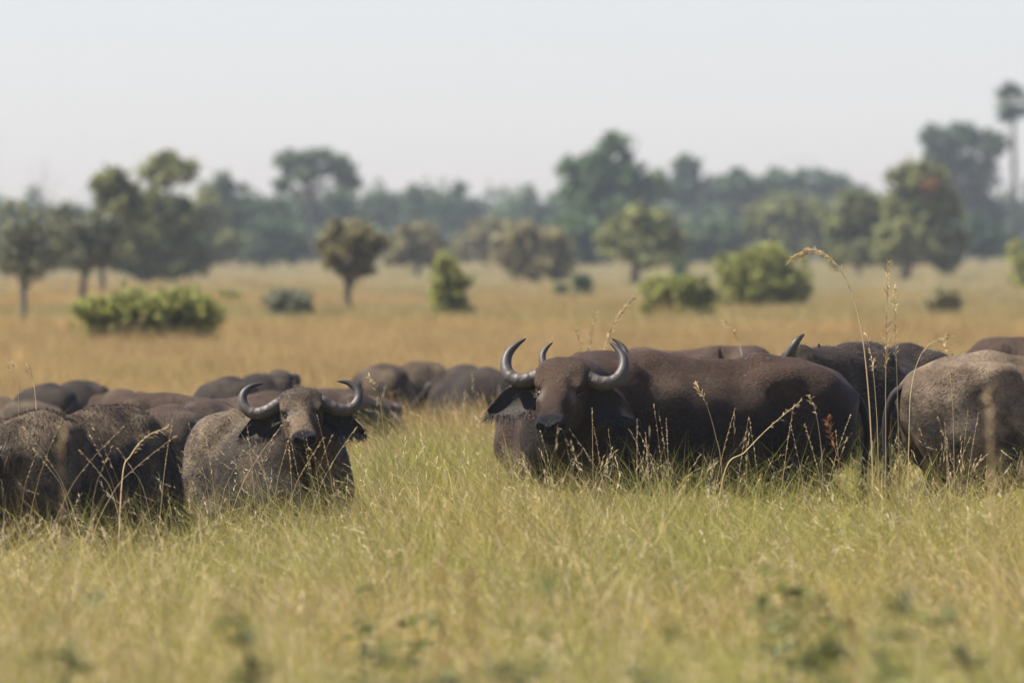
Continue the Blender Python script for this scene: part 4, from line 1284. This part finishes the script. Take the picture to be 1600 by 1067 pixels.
make_stalk("thin brushy stalk behind the staring buffalo's forehead", 63.4, [(912, 700), (915, 590), (920, 540), (930, 490)], 9, 0.003, 0.42, 0.06, spikes=60)
make_stalk("short pale stalk closest to the staring buffalo's near horn base", 63.2, [(908, 700), (906, 600), (908, 550), (900, 512)], 10, 0.0026, 0.4, 0.04, spikes=30)
make_stalk("pale feathery stalk beside the wide-horned buffalo's right ear", 59.5, [(604, 740), (598, 660), (590, 610), (578, 588)], 11, 0.0026, 0.3, 0.05, spikes=24)
make_stalk("nodding straw stalk curving over the shaggy buffalo's flank", 52.6, [(190, 760), (205, 710), (232, 680), (262, 668)], 12, 0.004, 0.5, 0.05, spikes=30)
make_stalk("pale stalk in front of the grey resting buffalo", 62.0, [(58, 690), (55, 620), (50, 590), (42, 572)], 13, 0.0028, 0.25, 0.05, spikes=24)
make_stalk("slim pale stalk next to the one before the grey resting buffalo", 62.0, [(30, 690), (28, 610), (22, 585), (16, 566)], 14, 0.0028, 0.25, 0.05, spikes=24)
make_stalk("long stem slanting right across the dark brown buffalo's flank", 54.6, [(1130, 745), (1165, 705), (1205, 665), (1250, 628)], 15, 0.0034, 0.3, 0.04, spikes=22)
make_stalk("forked-looking feathery stem in front of the dark brown buffalo's ribs", 54.8, [(1128, 740), (1118, 680), (1104, 632), (1088, 600)], 16, 0.0026, 0.3, 0.05, spikes=26)
make_stalk("slim stem standing before the dark brown buffalo's haunch", 54.9, [(1285, 740), (1282, 690), (1276, 650), (1266, 618)], 17, 0.0026, 0.25, 0.04, spikes=18)
make_stalk("rust-red flower stem before the dark brown buffalo's haunch", 54.7, [(1312, 740), (1306, 705), (1300, 680), (1294, 655)], 18, 0.0032, 0.45, 0.06, 'rust_head', spikes=44, spread=0.03)
r_ = np.random.default_rng(404)
for k in range(26):
    cx = r_.uniform(850, 1330); top = r_.uniform(632, 690); ln = r_.normal() * 22 - 10
    make_stalk("slim straw stem crossing the dark brown buffalo's legs and belly", r_.uniform(54.6, 56.3), [(cx - ln * 0.5, 860), (cx, 770), (cx + ln * 0.55, (770 + top) / 2), (cx + ln * 1.3, top)], 500 + k, 0.0017, 0.35, 0.03, spikes=14, spread=0.005, group="slim stems before the dark brown buffalo")
for k in range(24):
    cx = r_.uniform(320, 540); top = r_.uniform(640, 715); ln = r_.normal() * 26 - 8
    make_stalk("slim straw stem crossing the wide-horned buffalo's chest", r_.uniform(54.8, 56.4), [(cx - ln * 0.5, 860), (cx, 770), (cx + ln * 0.55, (770 + top) / 2), (cx + ln * 1.3, top)], 600 + k, 0.0017, 0.35, 0.03, spikes=14, spread=0.005, group="slim stems before the wide-horned buffalo")
for k in range(12):
    cx = r_.uniform(20, 260); top = r_.uniform(650, 710); ln = r_.normal() * 26 - 8
    make_stalk("slim straw stem crossing the shaggy grazing buffalo's hindquarters", r_.uniform(51.6, 53.2), [(cx - ln * 0.5, 860), (cx, 770), (cx + ln * 0.55, (770 + top) / 2), (cx + ln * 1.3, top)], 700 + k, 0.0017, 0.35, 0.03, spikes=14, spread=0.005, group="slim stems before the shaggy buffalo")
for k in range(9):
    cx = r_.uniform(1420, 1600); top = r_.uniform(640, 690); ln = r_.normal() * 22
    make_stalk("slim straw stem crossing the bony-rumped buffalo's thighs", r_.uniform(54.4, 55.8), [(cx - ln * 0.5, 860), (cx, 770), (cx + ln * 0.55, (770 + top) / 2), (cx + ln * 1.3, top)], 800 + k, 0.0017, 0.35, 0.03, spikes=14, spread=0.005, group="slim stems before the bony-rumped buffalo")

# ------------------------------------------------------------------ broad-leaved weeds in the near grass
def make_weed(label, px, d, hgt, seed, n=60):
    x = X(px, d); z = gz(x, d)
    root = empty("weed_plant", (x, d, z), label, "plant", "leafy weeds in the near grass")
    r = np.random.default_rng(seed)
    mb = MB(); leaves = []
    for k in range(6):
        az = r.random() * 6.28; e = np.array([math.cos(az) * 0.22, math.sin(az) * 0.22, 1.0]) * hgt * r.uniform(0.7, 1.0)
        pth = limb(mb, (0, 0, -0.02), e, 0.006, 0.002, r, 0.06, 8, 5)
        for q in range(n // 6):
            leaves.append((pth[r.integers(3, 8)], az))
    part("stems", mb.mesh("stems", M['weed'], True, {"tint": np.full((mb.n, 3), 0.5)}), root)
    V = []; Fc = []; Tn = []
    for p, az in leaves:
        dr = r.normal(size=3); dr[2] = abs(dr[2]) * 0.5; dr /= np.linalg.norm(dr)
        sd_ = np.cross(dr, [0, 0, 1.0]); sd_ /= np.linalg.norm(sd_) + 1e-6
        L = r.uniform(0.06, 0.12); b = len(V)
        V += [p, p + dr * L * 0.5 + sd_ * L * 0.22, p + dr * L - np.array([0, 0, L * 0.2]), p + dr * L * 0.5 - sd_ * L * 0.22]
        Fc += [(b, b + 1, b + 2), (b, b + 2, b + 3)]; Tn += [list(r.random(3))] * 4
    part("leaves", mesh_from("leaves", np.array(V), Fc, M['weed'], False, {"tint": np.array(Tn)}), root)
make_weed("blurred dark green weed low among the foremost grass below the gap in the herd", 500, 26.5, 1.08, 1, 200)
make_weed("broad green weed in the foremost grass below the shaggy blackish buffalo", 1310, 26.5, 1.12, 2, 280)
make_weed("leafy green weed below the dark brown buffalo's hind legs", 1235, 33, 1.04, 3, 160)
make_weed("green weed clump at the grass edge below the bony-rumped buffalo", 1575, 29, 1.1, 4, 220)
make_weed("small dark weed below the shaggy grazing buffalo", 40, 27.5, 1.1, 5, 200)
make_weed("dark weed in the foremost grass beside the brown blurred stalks", 720, 26.5, 1.16, 6, 260)
make_weed("low weed halfway between the two horned buffalo, out in the near grass", 610, 36, 0.86, 7, 120)
make_weed("narrow weed at the foremost edge below the dark brown buffalo's chest", 920, 26.5, 1.12, 8, 160)

# foremost tall stalks, far out of focus
for k, (px, d, top, lab) in enumerate([(95, 33, 668, "tall blurred stalk in front of the shaggy grazing buffalo"), (1545, 32, 610, "tall blurred stalk in front of the bony-rumped buffalo"),
                                       (735, 27, 900, "brown blurred stalk rising from the foremost grass"), (690, 27, 880, "brown blurred stalk beside another in the foremost grass"),
                                       (1330, 30, 930, "dull blurred stalk near the broad green weed")]):
    make_stalk(lab, d, [(px + 10, top + 300), (px + 4, top + 120), (px, top)], 900 + k, 0.004, 0.6, 0.06, 'straw' if k < 2 else 'rust_head', spikes=36, spread=0.03, group="blurred stalks in the foremost grass")
print("tris", sum(len(m.loops) for m in bpy.data.meshes) // 3, "objects", len(bpy.data.objects))
